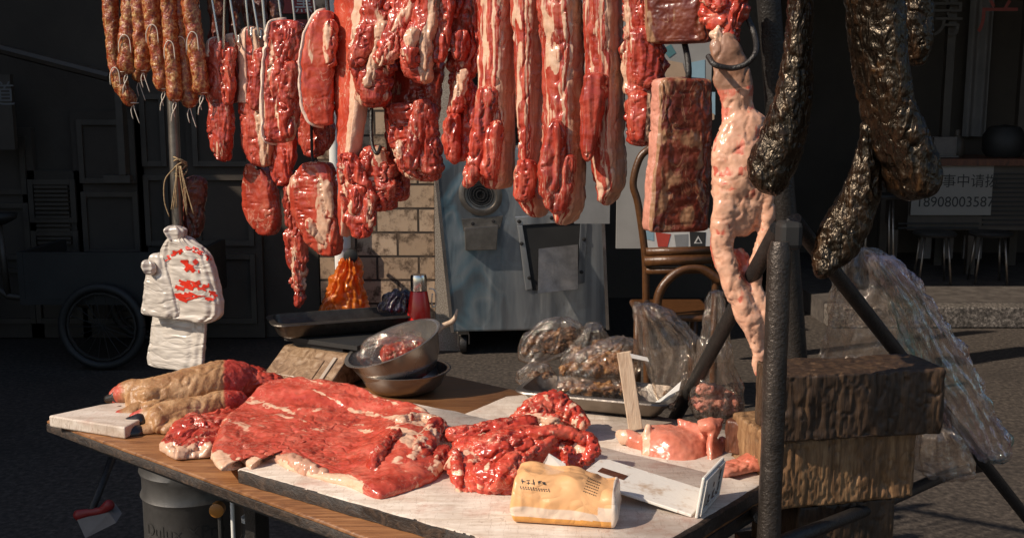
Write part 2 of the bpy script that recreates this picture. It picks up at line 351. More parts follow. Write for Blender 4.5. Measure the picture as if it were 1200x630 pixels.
M['film_purple'] = m_film('purple_film', tint=(.15, .1, .25), op=.8, col=(.045, .03, .08), bump=.008)
def m_bagwhite():
    t = NT('white_bag_film'); w = t.noise(t.co((.5, .5, 2.2)), 22, 4, .5, 1.0); v = t.co()
    t.set(Base_Color=t.mix(t.noise(v, 8, 3), (.50, .44, .38), (.66, .60, .53)), Roughness=.26, Coat_Weight=.5, Coat_Roughness=.15); vv = t.vor(t.co((.6, .6, 1.7)), 30); cr = t.m_('ABSOLUTE', t.m_('SUBTRACT', t.noise(t.co((.55, .55, 1.6)), 17, 2, .5, 1.0), .5)); t.bump(t.m_('ADD', t.m_('MULTIPLY', w, .12), cr), .013, .9); return t.m
M['bag_white'] = m_bagwhite()
def m_tissue():
    t = NT('tissue_wrap'); v = t.co(); w = t.noise(v, 24, 4, .5, 1.6); at = t.attr('band')
    c = t.mix(t.smooth(at, .4, .6), (.80, .43, .19), (.78, .60, .46)); c = t.mix(t.smooth(t.attr('clear'), .4, .6), c, (.78, .64, .52))
    c = t.mix(t.smooth(t.attr('deep'), .4, .6), c, (.72, .34, .08))
    vv = t.vor(v, 34); t.set(Base_Color=c, Roughness=.36, Coat_Weight=.2); t.bump(t.m_('ADD', t.m_('MULTIPLY', w, .15), t.m_('ABSOLUTE', t.m_('SUBTRACT', t.noise(t.co((1, 1, 1.5)), 15, 1, .5, 1.2), .5))), .012, .7); return t.m
M['tissue'] = m_tissue()
def m_white_plastic():
    t = NT('stained_white'); v = t.co(); n = t.noise(v, 40, 5, .7); s = t.smooth(t.noise(v, 16, 4, .7), .5, .68)
    c = t.mix(s, (.76, .71, .64), (.50, .36, .25)); c = t.mix(t.m_('MULTIPLY', t.smooth(n, .58, .7), .5), c, (.25, .14, .08))
    t.set(Base_Color=c, Roughness=.5); t.bump(n, .001); return t.m
M['white_plastic'] = m_white_plastic()
def m_keypad():
    t = NT('wrapped_keypad'); v = t.co(); w = t.noise(v, 35, 5, .6, 1.5)
    c = t.ramp(w, [(.3, (.14, .08, .045)), (.55, (.34, .22, .13)), (.75, (.50, .38, .27))]); t.set(Base_Color=c, Roughness=.25, Coat_Weight=.6, Coat_Roughness=.1); t.bump(w, .004, .7); return t.m
M['keypad'] = m_keypad()
M['poster'] = plain('poster_print', (.27, .255, .235), .6, 0, .12, 9)

M['pan'] = plain('shade_dark_pan', (.10, .085, .07), .36, .75, .35, 40, .0012, 120)  # steel darkened in colour to stand for the shade of the hanging meat
# ================================================================ meat builders
def railY(px): return 2.128/(1+.6*(px-600)/F)
def smooth1(a, k):
    if k < 1: return a
    w = np.exp(-.5*(np.arange(-3*k, 3*k+1)/k)**2); w /= w.sum(); return np.convolve(np.pad(a, 3*k, mode='edge'), w, 'valid')
def grid_normals(G):
    du = np.roll(G, -1, 1)-np.roll(G, 1, 1); dv = np.gradient(G, axis=0); n = np.cross(du, dv); n /= np.linalg.norm(n, axis=2)[:, :, None]+1e-12; return n
def ring_grid(rows, Y, th, yaw=0, ex=2.6, ns=110, nseg=72, endr=(14, 10), rag=0):
    rows = sorted(rows); a = np.array(rows, float); y = np.linspace(a[0, 0], a[-1, 0], ns)
    xl = smooth1(np.interp(y, a[:, 0], a[:, 1]), 2); xr = smooth1(np.interp(y, a[:, 0], a[:, 2]), 2)
    if rag:
        q = np.c_[y*.085, np.zeros(ns), np.full(ns, a[0, 1]*.37)]; xl = xl+rag*(noise(q, 1)+.5*noise(q*2.3, 2)); xr = xr+rag*(noise(q, 3)+.5*noise(q*2.3, 4))
    s = np.ones(ns)
    for d, r in ((y-y[0], endr[0]), (y[-1]-y, endr[1])):
        if r > 0: s *= np.where(d < r, np.sqrt(np.clip(1-(1-d/r)**2, .0004, 1)), 1)
    c = np.array([P((xl[k]+xr[k])/2, y[k], Y if np.isscalar(Y) else np.interp(y[k], [y[0], y[-1]], Y)) for k in range(ns)])
    hw = (xr-xl)/2*c[:, 1]/F/cP*.995
    yw = math.radians(yaw); thk = np.minimum(th, hw*1.6)
    w = np.maximum((hw-thk*abs(math.sin(yw))*.75)/math.cos(yw), hw*.35)
    A = np.array([math.cos(yw), math.sin(yw), 0]); B = np.array([math.sin(yw), -math.cos(yw), 0])
    ang = np.arange(nseg)*2*pi/nseg; cs, sn = np.cos(ang), np.sin(ang)
    sx = np.sign(cs)*np.abs(cs)**(2/ex); sy = np.sign(sn)*np.abs(sn)**(2/ex)
    G = c[:, None, :] + (s*w)[:, None, None]*sx[None, :, None]*A + (s*thk)[:, None, None]*sy[None, :, None]*B
    v = np.broadcast_to(np.linspace(0, 1, ns)[:, None], (ns, nseg)); an = np.broadcast_to(np.degrees(ang)[None, :], (ns, nseg))
    return G, an, v
def grid_faces(ns, nseg, off=0):
    i, j = np.meshgrid(np.arange(ns-1), np.arange(nseg), indexing='ij'); j2 = (j+1) % nseg
    f = np.stack([i*nseg+j, (i+1)*nseg+j, (i+1)*nseg+j2, i*nseg+j2], -1).reshape(-1, 4)+off
    return f.tolist()+[tuple(range(off, off+nseg)), tuple(range(off+(ns-1)*nseg, off+ns*nseg))[::-1]]
def displace(G, lump, fib, crease, seed, zs=.28, sc=1.0):
    n = grid_normals(G)
    if (n[len(n)//2]*(G[len(G)//2]-G[len(G)//2].mean(0))).sum() < 0: n = -n
    p = G/sc; q = p*np.array([1, 1, zs])
    lump = lump*.36; crease = crease*.8
    d = lump*fbm(p*22, 2, seed) + fib*(1-2*np.abs(noise(q*75, seed+3))) + fib*.5*(1-2*np.abs(noise(q*150, seed+5)))
    cr = np.abs(noise(q*38+.35*noise(p*40, seed+9)[..., None], seed+7)); d = d - crease*(1-sm(cr, 0, .10))
    d = d + .25*lump*noise(p*70, seed+11)
    env = np.minimum(1, np.minimum(np.arange(len(G)), np.arange(len(G))[::-1])/4.)[:, None]
    return G + n*(d*env)[..., None], n
def bd(a, c, w): # soft angular band around c degrees
    d = np.abs((a-c+180) % 360-180); return 1-sm(d, w*.75, w*1.25)
# fat / skin rules (a = angle: 0 right, 90 towards the street, 180 left)
def f_belly(a, v, p, seed):
    wv = 26*noise(p*np.array([24, 24, 12]), seed+21)+10*noise(p*np.array([50, 50, 30]), seed+22); b = a+wv
    fat = .72*bd(b, 38, 9)+.6*bd(b, 66, 8)+.55*bd(b, 100, 9)+.45*bd(b, 140, 12)+.25*sm(noise(p*np.array([40, 40, 12]), seed+15), .05, .35)+.8*bd(b, 335, 30)+.25*sm(noise(p*np.array([16, 16, 6]), seed+5), .1, .5)
    return fat, bd(b, 8, 22)*.9+bd(b, 300, 40)*.8
def f_left(a, v, p, seed):
    b = a+8*noise(p*14, seed); return .9*bd(b, 168, 16)+.12+.2*sm(noise(p*18, seed+2), .1, .5), .8*bd(b, 230, 45)
def f_right(a, v, p, seed):
    b = a+8*noise(p*14, seed); return .9*bd(b, 62, 16)+.1+.2*sm(noise(p*18, seed+2), .1, .5), bd(b, 12, 36)+.8*bd(b, 320, 30)
def f_lean(a, v, p, seed): return .05+.42*sm(noise(p*np.array([26, 26, 12]), seed+2), .05, .5), 0*a
def f_mixed(a, v, p, seed): return .12+.55*sm(noise(p*np.array([22, 22, 7]), seed+2), .05, .45), 0*a
def f_fat(a, v, p, seed): return .85-.7*sm(noise(p*np.array([16, 16, 10]), seed+2), .25, .5), 0*a
def f_slab(a, v, p, seed):
    b = a+6*noise(p*18, seed); return .34+.6*fbm(p*np.array([24, 24, 16]), 3, seed)+.85*bd(b, 155, 12), bd(b, 186, 24)+.8*bd(b, 352, 12)

def meat_mesh(rows, Y, th, yaw, ex, seed, fat, lump, fib, crease, endr, ns=110, nseg=72, zs=.28, rag=0):
    G, an, v = ring_grid(rows, Y, th, yaw, ex, ns, nseg, endr, rag); G, n = displace(G, lump, fib, crease, seed, zs)
    f, s = fat(an, v, G, seed); return G, n, f, s
def cut(name, label=None, rows=None, group=None, dy=0, th=.022, yaw=0, ex=2.6, fat=f_lean, mat='meat', lump=.006, fib=.003, crease=.007, endr=(7, 5),
        rind=None, cat='meat cut', ns=110, nseg=72, extra=(), Y=None, zs=.28, widen=1.2, rag=None, frill=None):
    if widen != 1: rows = [(y, (a+b)/2-(b-a)/2*widen, (a+b)/2+(b-a)/2*widen) for y, a, b in rows]
    seed = len(label)*7 + sum(map(ord, label)) % 91
    cx = np.mean([(r[1]+r[2])/2 for r in rows[:2]]); Y = (railY(cx)+dy) if Y is None else Y
    if (group or '').startswith(('pork cuts', 'lower row')): ex = max(ex, 3.3); th *= .72; yaw = min(yaw, -24) if yaw < 12 else -4
    if rag is None: rag = 4.5 if fat in (f_mixed,) else (1.2 if fat in (f_lean, f_belly, f_right) else 0)
    if frill is None: frill = 6 if fat is f_mixed and ns > 60 else 0
    G, n, f, s = meat_mesh(rows, Y, th, yaw, ex, seed, fat, lump, fib, crease, endr, ns, nseg, zs, rag)
    RR = random.Random(seed); y0, y1 = rows[0][0], rows[-1][0]; ya = [r[0] for r in rows]; extra = list(extra)
    for k in range(frill):   # thin torn flaps lying over the cut
        a = RR.uniform(max(y0, -15), y0+(y1-y0)*.75); b = min(a+RR.uniform(22, 60), y1-2); u0 = RR.uniform(.05, .55); wd = RR.uniform(.22, .42); sl = RR.uniform(-.25, .25)
        if b-a < 12: continue
        rw = []
        for t in (0, .3, .7, 1):
            yy = a+(b-a)*t; l = np.interp(yy, ya, [r[1] for r in rows]); r_ = np.interp(yy, ya, [r[2] for r in rows]); c = l+(r_-l)*min(.85, max(.15, u0+wd/2+sl*t)); w = (r_-l)*wd/2*(.5, 1, 1, .45)[(0, .3, .7, 1).index(t)]; rw.append((yy, c-w, c+w))
        extra.append(dict(rows=rw, dy=-th*RR.uniform(.55, .95), th=RR.uniform(.006, .010), yaw=RR.uniform(-30, 30), ex=2.6, fat=RR.choice([f_lean, f_lean, f_mixed, f_fat]), ns=50, nseg=36, lump=.004, crease=.005))
    V = [G.reshape(-1, 3)]; Fc = grid_faces(*G.shape[:2]); A = [np.asarray(f).ravel()]; S = [np.asarray(s).ravel()]
    for k, e in enumerate(extra):   # flaps and lobes grown together with the cut
        e = dict(e); r = e.pop('rows'); d = dict(dy=0, th=.012, yaw=0, ex=2.2, fat=f_lean, lump=.005, fib=.0025, crease=.006, endr=(10, 8), ns=70, nseg=44); d.update(e)
        G2, _, f2, s2 = meat_mesh(r, (Y if np.isscalar(Y) else Y[0])+d['dy'], d['th'], d['yaw'], d['ex'], seed+31*k+5, d['fat'], d['lump'], d['fib'], d['crease'], d['endr'], d['ns'], d['nseg'], zs, 1.5)
        off = sum(map(len, V)); Fc += grid_faces(*G2.shape[:2], off); V.append(G2.reshape(-1, 3)); A.append(np.asarray(f2).ravel()); S.append(np.asarray(s2).ravel())
    o = mk(name, np.concatenate(V), Fc, M[mat], None, dict(fat=np.concatenate(A), skin=np.concatenate(S)))
    tag(o, label, cat, group)
    if rind:
        a0, a1, t, rm = rind[:4]; i0, i1 = (rind[4], rind[5]) if len(rind) > 4 else (0, 1)
        i0, i1 = int(i0*(ns-1)), int(i1*(ns-1)); j0, j1 = int(a0/360*nseg), int(a1/360*nseg)
        js = np.arange(j0, j1+1) % nseg; g = smooth_grid(G, 3); g = g[i0:i1+1][:, js]; nn = n[i0:i1+1][:, js]
        out = g+nn*t; inn = g-nn*.002
        m, k = out.shape[:2]; V = np.concatenate([out.reshape(-1, 3), inn.reshape(-1, 3)]); Fc = []
        for i in range(m-1):
            for j in range(k-1):
                q = [i*k+j, i*k+j+1, (i+1)*k+j+1, (i+1)*k+j]; Fc.append(q[::-1]); 
        N = m*k
        edge = [i*k for i in range(m)]+[(m-1)*k+j for j in range(1, k)]+[i*k+k-1 for i in range(m-2, -1, -1)]+[j for j in range(k-2, 0, -1)]
        for x, y in zip(edge, edge[1:]+edge[:1]): Fc.append((x, y, y+N, x+N))
        ro = mk('rind', V, Fc, M[rm], o)
        bm = bmesh.new(); bm.from_mesh(ro.data); bmesh.ops.recalc_face_normals(bm, faces=bm.faces); bm.to_mesh(ro.data); bm.free()
    return o
def smooth_grid(G, k):
    H = G.copy()
    for _ in range(k): H[1:-1] = .5*H[1:-1]+.125*(np.roll(H, 1, 1)[1:-1]+np.roll(H, -1, 1)[1:-1]+H[:-2]+H[2:])
    return H
def remesh(V, Fc, vox):
    me = bpy.data.meshes.new('tmp'); me.from_pydata(V.tolist(), [], Fc); me.update(); o = bpy.data.objects.new('tmp', me); COL.objects.link(o)
    m = o.modifiers.new('r', 'REMESH'); m.mode = 'VOXEL'; m.voxel_size = vox
    s = o.modifiers.new('s', 'SMOOTH'); s.factor = .5; s.iterations = 4
    bpy.context.view_layer.update(); e = bpy.data.meshes.new_from_object(o.evaluated_get(bpy.context.evaluated_depsgraph_get()))
    n = len(e.vertices); co = np.empty(n*3); e.vertices.foreach_get('co', co); no = np.empty(n*3); e.vertex_normals.foreach_get('vector', no)
    fs = [tuple(p.vertices) for p in e.polygons]
    bpy.data.objects.remove(o); bpy.data.meshes.remove(me); bpy.data.meshes.remove(e)
    return co.reshape(-1, 3), no.reshape(-1, 3), fs
def lobe_mesh(mb, pts, fl=1.0, n=20, sub=4):
    pts = np.asarray(pts, float); C = np.array([P(a[0], a[1], a[2]) for a in pts]); R = pts[:, 3]*pts[:, 2]/F
    C, R = spline(C, R, sub) if len(C) > 1 else (C, R)
    t = np.gradient(C, axis=0); t /= np.linalg.norm(t, axis=1)[:, None]
    C2 = np.concatenate([[C[0]-t[0]*R[0]*.8], [C[0]-t[0]*R[0]*.5], C, [C[-1]+t[-1]*R[-1]*.5], [C[-1]+t[-1]*R[-1]*.8]]); R2 = np.concatenate([[R[0]*.45, R[0]*.84], R, [R[-1]*.84, R[-1]*.45]])
    k0 = mb.n; mb.tube(C2, R2, n)
    if fl != 1.0:
        V = mb.v[-1]; idx = np.repeat(np.arange(len(C2)), n); V[:, 1] = C2[idx, 1]+(V[:, 1]-C2[idx, 1])*fl
    return C, R, t
def blob(name, label, lobes, group=None, mat='meat', vox=.003, lump=.003, fib=.003, crease=.005, cat='meat cut', fatf=None, skinf=None, parent=None, stretch=.65, seed=3):
    """lobes: (points [(px,py,Y,r px)], flatten, fat)"""
    mb = MB(); info = []
    for pts, fl, fa in lobes: C, R, t = lobe_mesh(mb, pts, fl); info.append((C, R, t, fa))
    V, N, Fc = remesh(np.concatenate(mb.v), mb.f, vox)
    CC = np.concatenate([i[0] for i in info]); RR = np.concatenate([i[1] for i in info]); TT = np.concatenate([i[2] for i in info]); FA = np.concatenate([np.full(len(i[0]), i[3]) for i in info])
    best = np.full(len(V), 1e9); w = np.zeros(len(V)); fat = np.zeros(len(V)); tt = np.zeros_like(V)
    for c, r, t, fa in zip(CC, RR, TT, FA):
        d = np.linalg.norm(V-c, axis=1)/r; k = np.exp(-6*d*d)+1e-9; w += k; fat += k*fa; u = d < best; best[u] = d[u]; tt[u] = t
    fat /= w; q = V-tt*((V*tt).sum(1)*stretch)[:, None]
    d = lump*fbm(V*24, 2, seed)+fib*(1-2*np.abs(noise(q*70, seed+3)))+fib*.5*(1-2*np.abs(noise(q*140, seed+5)))
    d -= crease*(1-sm(np.abs(noise(q*36+.3*noise(V*40, seed+8)[:, None], seed+7)), 0, .14))
    V2 = V+N*d[:, None]
    fat = fat-.02+.6*noise(q*26, seed+13)+.3*noise(q*60, seed+14)
    if fatf is not None: fat = fatf(V2, fat)
    sk = skinf(V2) if skinf is not None else np.zeros(len(V))
    o = mk(name, V2, Fc, M[mat], parent, dict(fat=fat, skin=sk))
    return tag(o, label, cat, group) if label else o

# ================================================================ hanging row
G1 = 'pork cuts hanging from the rail'
C = 'hanging_pork_cut'
# left end: chops and loins
cut(C, 'short two-lobed pork chop with a pale cap, closest to the sausages', [(44, 247, 262), (58, 243, 266), (90, 242, 264), (112, 243, 268), (122, 247, 271), (150, 244, 272), (175, 250, 270), (190, 259, 268)], G1, .0, .022, -15, widen=1.25, fat=f_lean, rind=(100, 200, .003, 'rind_white', 0, .16), ex=2.3)
cut(C, 'rounded tongue-shaped pork slice with a pale rim on top', [(40, 266, 282), (52, 265, 288), (90, 262, 284), (110, 266, 281), (121, 270, 279)], G1, .06, .018, -20, widen=1.25, fat=f_lean, rind=(80, 200, .003, 'rind', 0, .22), ex=2.2, mat='meat_lo')
cut(C, 'smooth narrow pork slice hanging behind the pale-capped slices', [(55, 262, 276), (80, 259, 274), (110, 260, 274), (124, 264, 270)], G1, .0, .012, -10, widen=1.25, fat=f_lean, mat='meat_lo', ex=2.2)
cut(C, 'tall pork cut with a bare skin flap folded over its top and a brown tail', [(31, 283, 306), (45, 284, 309), (70, 284, 310), (100, 283, 312), (140, 283, 314), (175, 286, 318), (196, 300, 316)], G1, .05, .02, -25, widen=1.25, fat=f_right, rind=(95, 235, .002, 'rind', 0, .55), ex=2.4,
    extra=[dict(rows=[(55, 300, 318), (80, 296, 316), (115, 290, 313), (131, 296, 308)], dy=-.03, th=.014, fat=f_mixed, crease=.010)])
cut(C, 'big pork shoulder cut with a thick pale rind down its left edge', [(23, 322, 350), (40, 318, 356), (75, 314, 354), (110, 313, 352), (150, 312, 346), (168, 314, 336)], G1, -.02, .024, 28, fat=f_mixed, rind=(148, 224, .005, 'rind_white'), ex=2.8, crease=.010, lump=.008, rag=0,
    extra=[dict(rows=[(70, 326, 352), (100, 324, 350), (140, 325, 346), (163, 330, 343)], dy=-.012, th=.018, fat=f_mixed, crease=.011)])
cut(C, 'dark lean pork flap under the rind-edged shoulder cut', [(150, 318, 344), (180, 316, 345), (205, 318, 342), (218, 326, 338)], G1, .09, .016, 10, fat=f_lean)
cut(C, 'smooth oval pork loin with a thin white fat rim curving round its left side', [(12, 375, 389), (21, 367, 392), (40, 358, 393), (70, 353, 393), (100, 352, 392), (130, 356, 391), (143, 364, 391), (148, 372, 389)], G1, -.04, .025, 18, fat=f_lean, mat='meat_lo', rind=(150, 215, .005, 'rind_white'), ex=2.9, lump=.003, fib=.0012, crease=.002, endr=(3, 3), widen=1.0,
    extra=[dict(rows=[(22, 381, 394), (50, 379, 395), (80, 383, 393)], dy=-.02, th=.012, fat=f_mixed, crease=.008)])
cut(C, 'shadowed lower end of pork hanging below the oval loin', [(60, 352, 372), (120, 351, 386), (150, 352, 390), (170, 354, 388), (185, 360, 372)], G1, .10, .018, 0, fat=f_lean, ex=2.3)
cut(C, 'long flat pork side with a wide strip of pale skin, above the white pipe', [(-40, 396, 436), (0, 393, 437), (30, 392, 436), (60, 392, 434), (110, 393, 430), (160, 397, 424), (200, 398, 416), (250, 398, 414), (278, 401, 412)], G1, .0, .028, -38, fat=f_right, mat='meat_lo', ex=3.0, lump=.003, fib=.0012, crease=.002, rind=(322, 412, .002, 'rind', 0, .72))
cut(C, 'ragged red pork shred dangling at the bottom of the long skin-edged side', [(178, 400, 416), (200, 399, 428), (230, 400, 438), (255, 404, 440), (272, 410, 434), (280, 418, 428)], G1, -.03, .018, 0, fat=f_mixed, crease=.012, lump=.009)
cut(C, 'crumpled pork cut with a pale fatty top and a round red lower lobe', [(-40, 430, 468), (0, 428, 466), (20, 424, 464), (50, 412, 462), (70, 409, 458), (95, 418, 458), (118, 420, 454), (127, 426, 446)], G1, -.02, .026, -8, fat=f_mixed, crease=.013, lump=.010, ex=2.3,
    extra=[dict(rows=[(28, 424, 444), (50, 416, 442), (72, 408, 430), (80, 411, 422)], dy=-.025, th=.012, fat=f_mixed), dict(rows=[(24, 442, 456), (55, 438, 452), (85, 430, 444), (105, 424, 436)], dy=-.03, th=.010, fat=f_fat), dict(rows=[(76, 421, 454), (100, 420, 456), (122, 426, 448)], dy=-.02, th=.018, fat=f_lean)])
cut(C, 'red folded pork flap with a small white fat knob at its lower corner', [(-40, 462, 494), (0, 462, 492), (20, 458, 480), (45, 449, 474), (65, 441, 466), (77, 443, 456)], G1, -.05, .018, -15, fat=f_mixed, crease=.010, ex=2.3,
    extra=[dict(rows=[(60, 440, 450), (70, 440, 451), (77, 443, 448)], dy=-.012, th=.008, fat=f_fat)])
cut(C, 'dark lean pork strips bunched behind the folded flaps', [(-20, 468, 520), (30, 466, 520), (80, 456, 516), (120, 452, 512), (150, 456, 508), (178, 462, 500)], G1, .08, .025, 0, fat=f_lean, crease=.015, lump=.012)
cut(C, 'pork cut with a smooth brown tapering tongue and a white fat knot', [(-40, 492, 514), (0, 491, 513), (25, 484, 512), (50, 474, 506), (75, 472, 504), (90, 478, 505), (99, 494, 504)], G1, -.06, .022, -18, fat=f_right, mat='meat', ex=2.3, crease=.007,
    extra=[dict(rows=[(32, 478, 492), (45, 474, 490), (58, 478, 488)], dy=-.022, th=.010, fat=f_fat), dict(rows=[(50, 473, 490), (65, 472, 492), (80, 475, 490)], dy=-.018, th=.014, fat=f_lean, lump=.002)])
cut(C, 'cluster of red pork ends with a glossy fat seam, above the brick and machine joint', [(120, 456, 486), (140, 457, 506), (170, 460, 512), (195, 466, 518), (207, 476, 512), (213, 496, 506)], G1, .02, .026, -10, fat=f_mixed, crease=.014, lump=.010, ex=2.3,
    extra=[dict(rows=[(115, 486, 508), (150, 480, 500), (185, 474, 492), (200, 476, 488)], dy=-.03, th=.012, fat=f_lean), dict(rows=[(120, 496, 512), (160, 494, 514), (195, 490, 516), (206, 496, 512)], dy=-.025, th=.013, fat=f_mixed)])
cut(C, 'slim dark red pork strip beside the purple-grey fatty cut', [(-40, 518, 534), (0, 517, 532), (30, 514, 528), (60, 508, 524), (74, 509, 518)], G1, -.04, .012, -10, fat=f_lean, ex=2.2)
cut(C, 'long pork cut with a purple-grey fatty top and two red hanging fingers', [(-40, 532, 566), (0, 530, 564), (40, 528, 562), (75, 526, 560), (90, 530, 554), (110, 530, 556), (140, 526, 560), (170, 522, 558), (190, 526, 550)], G1, .02, .026, -20, fat=f_mixed, crease=.014, lump=.011, ex=2.3,
    extra=[dict(rows=[(132, 524, 540), (150, 522, 538), (178, 524, 538), (193, 528, 537)], dy=-.03, th=.013, fat=f_lean), dict(rows=[(35, 530, 552), (52, 528, 550), (72, 532, 546)], dy=-.03, th=.012, fat=f_lean, lump=.003),
           dict(rows=[(80, 538, 552), (110, 532, 546), (135, 528, 540)], dy=-.025, th=.010, fat=f_fat)])
GS = 'long belly strips hanging in the middle of the rail'
K = dict(widen=1.0, mat='meat_strip', cat='belly strip', fat=f_belly, th=.034, yaw=-36, ex=3.2, lump=.004, fib=.0024, crease=.004, ns=150, nseg=96, zs=.11)
cut('pork_belly_strip', 'belly strip with yellowish skin down its right side, leftmost of the belly strips', [(-40, 562, 604), (0, 560, 606), (60, 560, 605), (120, 560, 605), (160, 556, 604), (195, 552, 604), (212, 560, 602), (222, 572, 600)], GS, .0, **K,
    extra=[dict(rows=[(100, 560, 584), (140, 556, 580), (175, 548, 572), (205, 544, 562), (221, 542, 554)], dy=-.035, th=.014, fat=f_lean, crease=.008), dict(rows=[(140, 576, 590), (170, 568, 588), (200, 563, 584), (212, 568, 580)], dy=-.05, th=.014, fat=f_lean)])
cut('pork_belly_strip', 'belly strip with a shaggy pale lower half and a blood-red tip', [(-40, 598, 640), (0, 598, 640), (60, 602, 640), (120, 606, 640), (180, 608, 638), (215, 604, 636), (236, 606, 644), (255, 624, 642)], GS, .0, **K,
    extra=[dict(rows=[(186, 606, 628), (205, 603, 630), (228, 602, 626), (238, 606, 620)], dy=-.04, th=.014, fat=f_lean)])
cut('pork_belly_strip', 'widest belly strip with a red leaf-shaped end, hanging over the hopper mouth', [(-40, 628, 684), (0, 628, 684), (60, 634, 685), (120, 636, 686), (170, 634, 687), (210, 632, 688), (232, 644, 688), (250, 648, 682), (264, 654, 670)], GS, -.02, **K,
    extra=[dict(rows=[(140, 646, 660), (165, 638, 662), (200, 631, 660), (228, 634, 656), (250, 646, 652)], dy=-.05, th=.014, fat=f_lean), dict(rows=[(180, 662, 674), (215, 656, 672), (245, 646, 662), (252, 648, 656)], dy=-.05, th=.012, fat=f_mixed)])
cut('pork_belly_strip', 'belly strip with a bright red lobe on its left edge, right of the widest', [(-40, 682, 728), (0, 682, 730), (60, 684, 732), (120, 686, 734), (165, 688, 734), (200, 694, 736), (222, 697, 732), (241, 706, 718)], GS, .0, **K,
    extra=[dict(rows=[(84, 686, 712), (120, 682, 708), (155, 681, 702), (178, 682, 694), (190, 685, 691)], dy=-.045, th=.014, fat=f_lean)])
cut(C, 'ragged pork cut with a dark rounded tail beside the cured slab', [(-40, 734, 766), (0, 733, 764), (40, 734, 770), (70, 733, 777), (95, 735, 777), (115, 736, 770), (140, 735, 766), (160, 736, 766), (172, 742, 760)], G1, .0, .024, -28, fat=f_mixed, ex=2.4, crease=.010, lump=.008,
    extra=[dict(rows=[(30, 742, 768), (60, 740, 776), (90, 742, 776), (104, 748, 770)], dy=-.03, th=.012, fat=f_lean), dict(rows=[(105, 738, 768), (140, 735, 767), (168, 740, 762)], dy=-.012, th=.020, fat=f_right, lump=.003, crease=.003)])
cut(C, 'square pork block with a skin border, hanging above the big cured slab', [(-40, 762, 820), (0, 762, 822), (30, 764, 825), (46, 765, 827), (52, 766, 826)], G1, -.02, .028, 8, ex=4.5, rag=0, fat=f_slab, mat='cured', lump=.003, fib=.0015, crease=.003, endr=(4, 4))
cut('pork_belly_slab', 'large flat rectangular belly slab with dark marbled face, on a thick black hook', [(90, 768, 826), (95, 765, 832), (130, 764, 834), (180, 760, 833), (230, 755, 832), (262, 752, 830), (272, 754, 828)], None, -.02, widen=1.0, th=.024, yaw=16, ex=5, fat=f_slab, mat='cured', lump=.006, fib=.0018, crease=.004, endr=(6, 4), ns=130, nseg=110)
cut(C, 'knobbly bright red pork end at the top, above the hanging sheet of fat', [(-40, 828, 876), (0, 826, 872), (25, 828, 868), (45, 836, 864), (58, 848, 862)], G1, -.04, .026, 0, fat=f_mixed, lump=.012, crease=.014, mat='meat_tab')
# sheet of fat
blob('hanging_pork_fat', 'long pale sheet of pork fat with a torn bottom, hanging beside the front stand leg', [
    ([(848, 52, 1.84, 16), (856, 85, 1.84, 22), (864, 120, 1.84, 19), (868, 160, 1.84, 24)], .45, .55), ([(872, 150, 1.84, 28), (866, 190, 1.83, 33), (868, 225, 1.83, 34), (866, 255, 1.83, 26)], .6, .9),
    ([(852, 235, 1.82, 16), (846, 270, 1.82, 13), (850, 300, 1.82, 13), (864, 340, 1.82, 15), (880, 375, 1.82, 15), (888, 410, 1.82, 9), (889, 436, 1.82, 5)], .8, .95), ([(897, 225, 1.82, 8), (898, 262, 1.82, 8), (888, 300, 1.82, 9), (886, 335, 1.82, 8), (894, 365, 1.82, 9), (888, 400, 1.82, 8)], .9, .85),
    ([(862, 300, 1.835, 14), (872, 330, 1.835, 16), (884, 365, 1.835, 14)], .35, .35), ([(842, 260, 1.83, 8), (839, 290, 1.83, 8), (846, 310, 1.83, 8)], .8, .3)], mat='fatty', lump=.005, fib=.0008, crease=.0022, cat='pork fat', seed=12, stretch=.3,
    skinf=lambda V: sm(V[:, 2]+.05*noise(V*20), 1.42, 1.46))
# second row, lower
G2 = 'lower row of pork pieces behind the hanging cuts'
cut(C, 'plump smooth heart-shaped pork piece hanging low at the left', [(190, 291, 301), (198, 286, 317), (214, 283, 327), (240, 281, 330), (256, 287, 332), (267, 295, 330), (276, 306, 323)], G2, .10, .03, -10, endr=(3, 3), widen=1.0, fat=f_lean, mat='meat_lo', ex=2.2, lump=.004, fib=.0015, crease=.003)
cut(C, 'flat triangular pork steak with wrinkled membrane, hanging low over the steel tray', [(189, 358, 388), (197, 348, 394), (208, 338, 396), (222, 333, 398), (245, 338, 400), (268, 346, 403), (282, 354, 404), (292, 366, 402), (300, 380, 398)], G2, .08, .03, -14, endr=(3, 3), widen=1.0, rag=1.5, frill=2, fat=f_mixed, mat='meat_lo', ex=2.4, lump=.003, fib=.0022, crease=.007)
cut(C, 'long thin red pork strip tapering to a point above the scale', [(215, 332, 346), (245, 333, 352), (280, 335, 358), (315, 340, 358), (340, 345, 357), (361, 348, 353)], G2, .10, .016, 0, fat=f_mixed, ex=2.2, lump=.005, crease=.008)
cut(C, 'knotted lump of red pork on a black hook in front of the brick wall', [(170, 430, 446), (182, 424, 456), (198, 415, 462), (215, 414, 466), (230, 420, 466), (242, 432, 464), (247, 446, 460)], G2, .02, .034, 0, fat=f_mixed, mat='meat_tab', ex=2.2, lump=.014, crease=.014)
cut(C, 'shadowed brown side of pork behind the knotted red lump', [(150, 452, 478), (190, 458, 480), (225, 462, 478), (236, 466, 474)], G2, .09, .018, 0, fat=f_lean, ex=2.2)
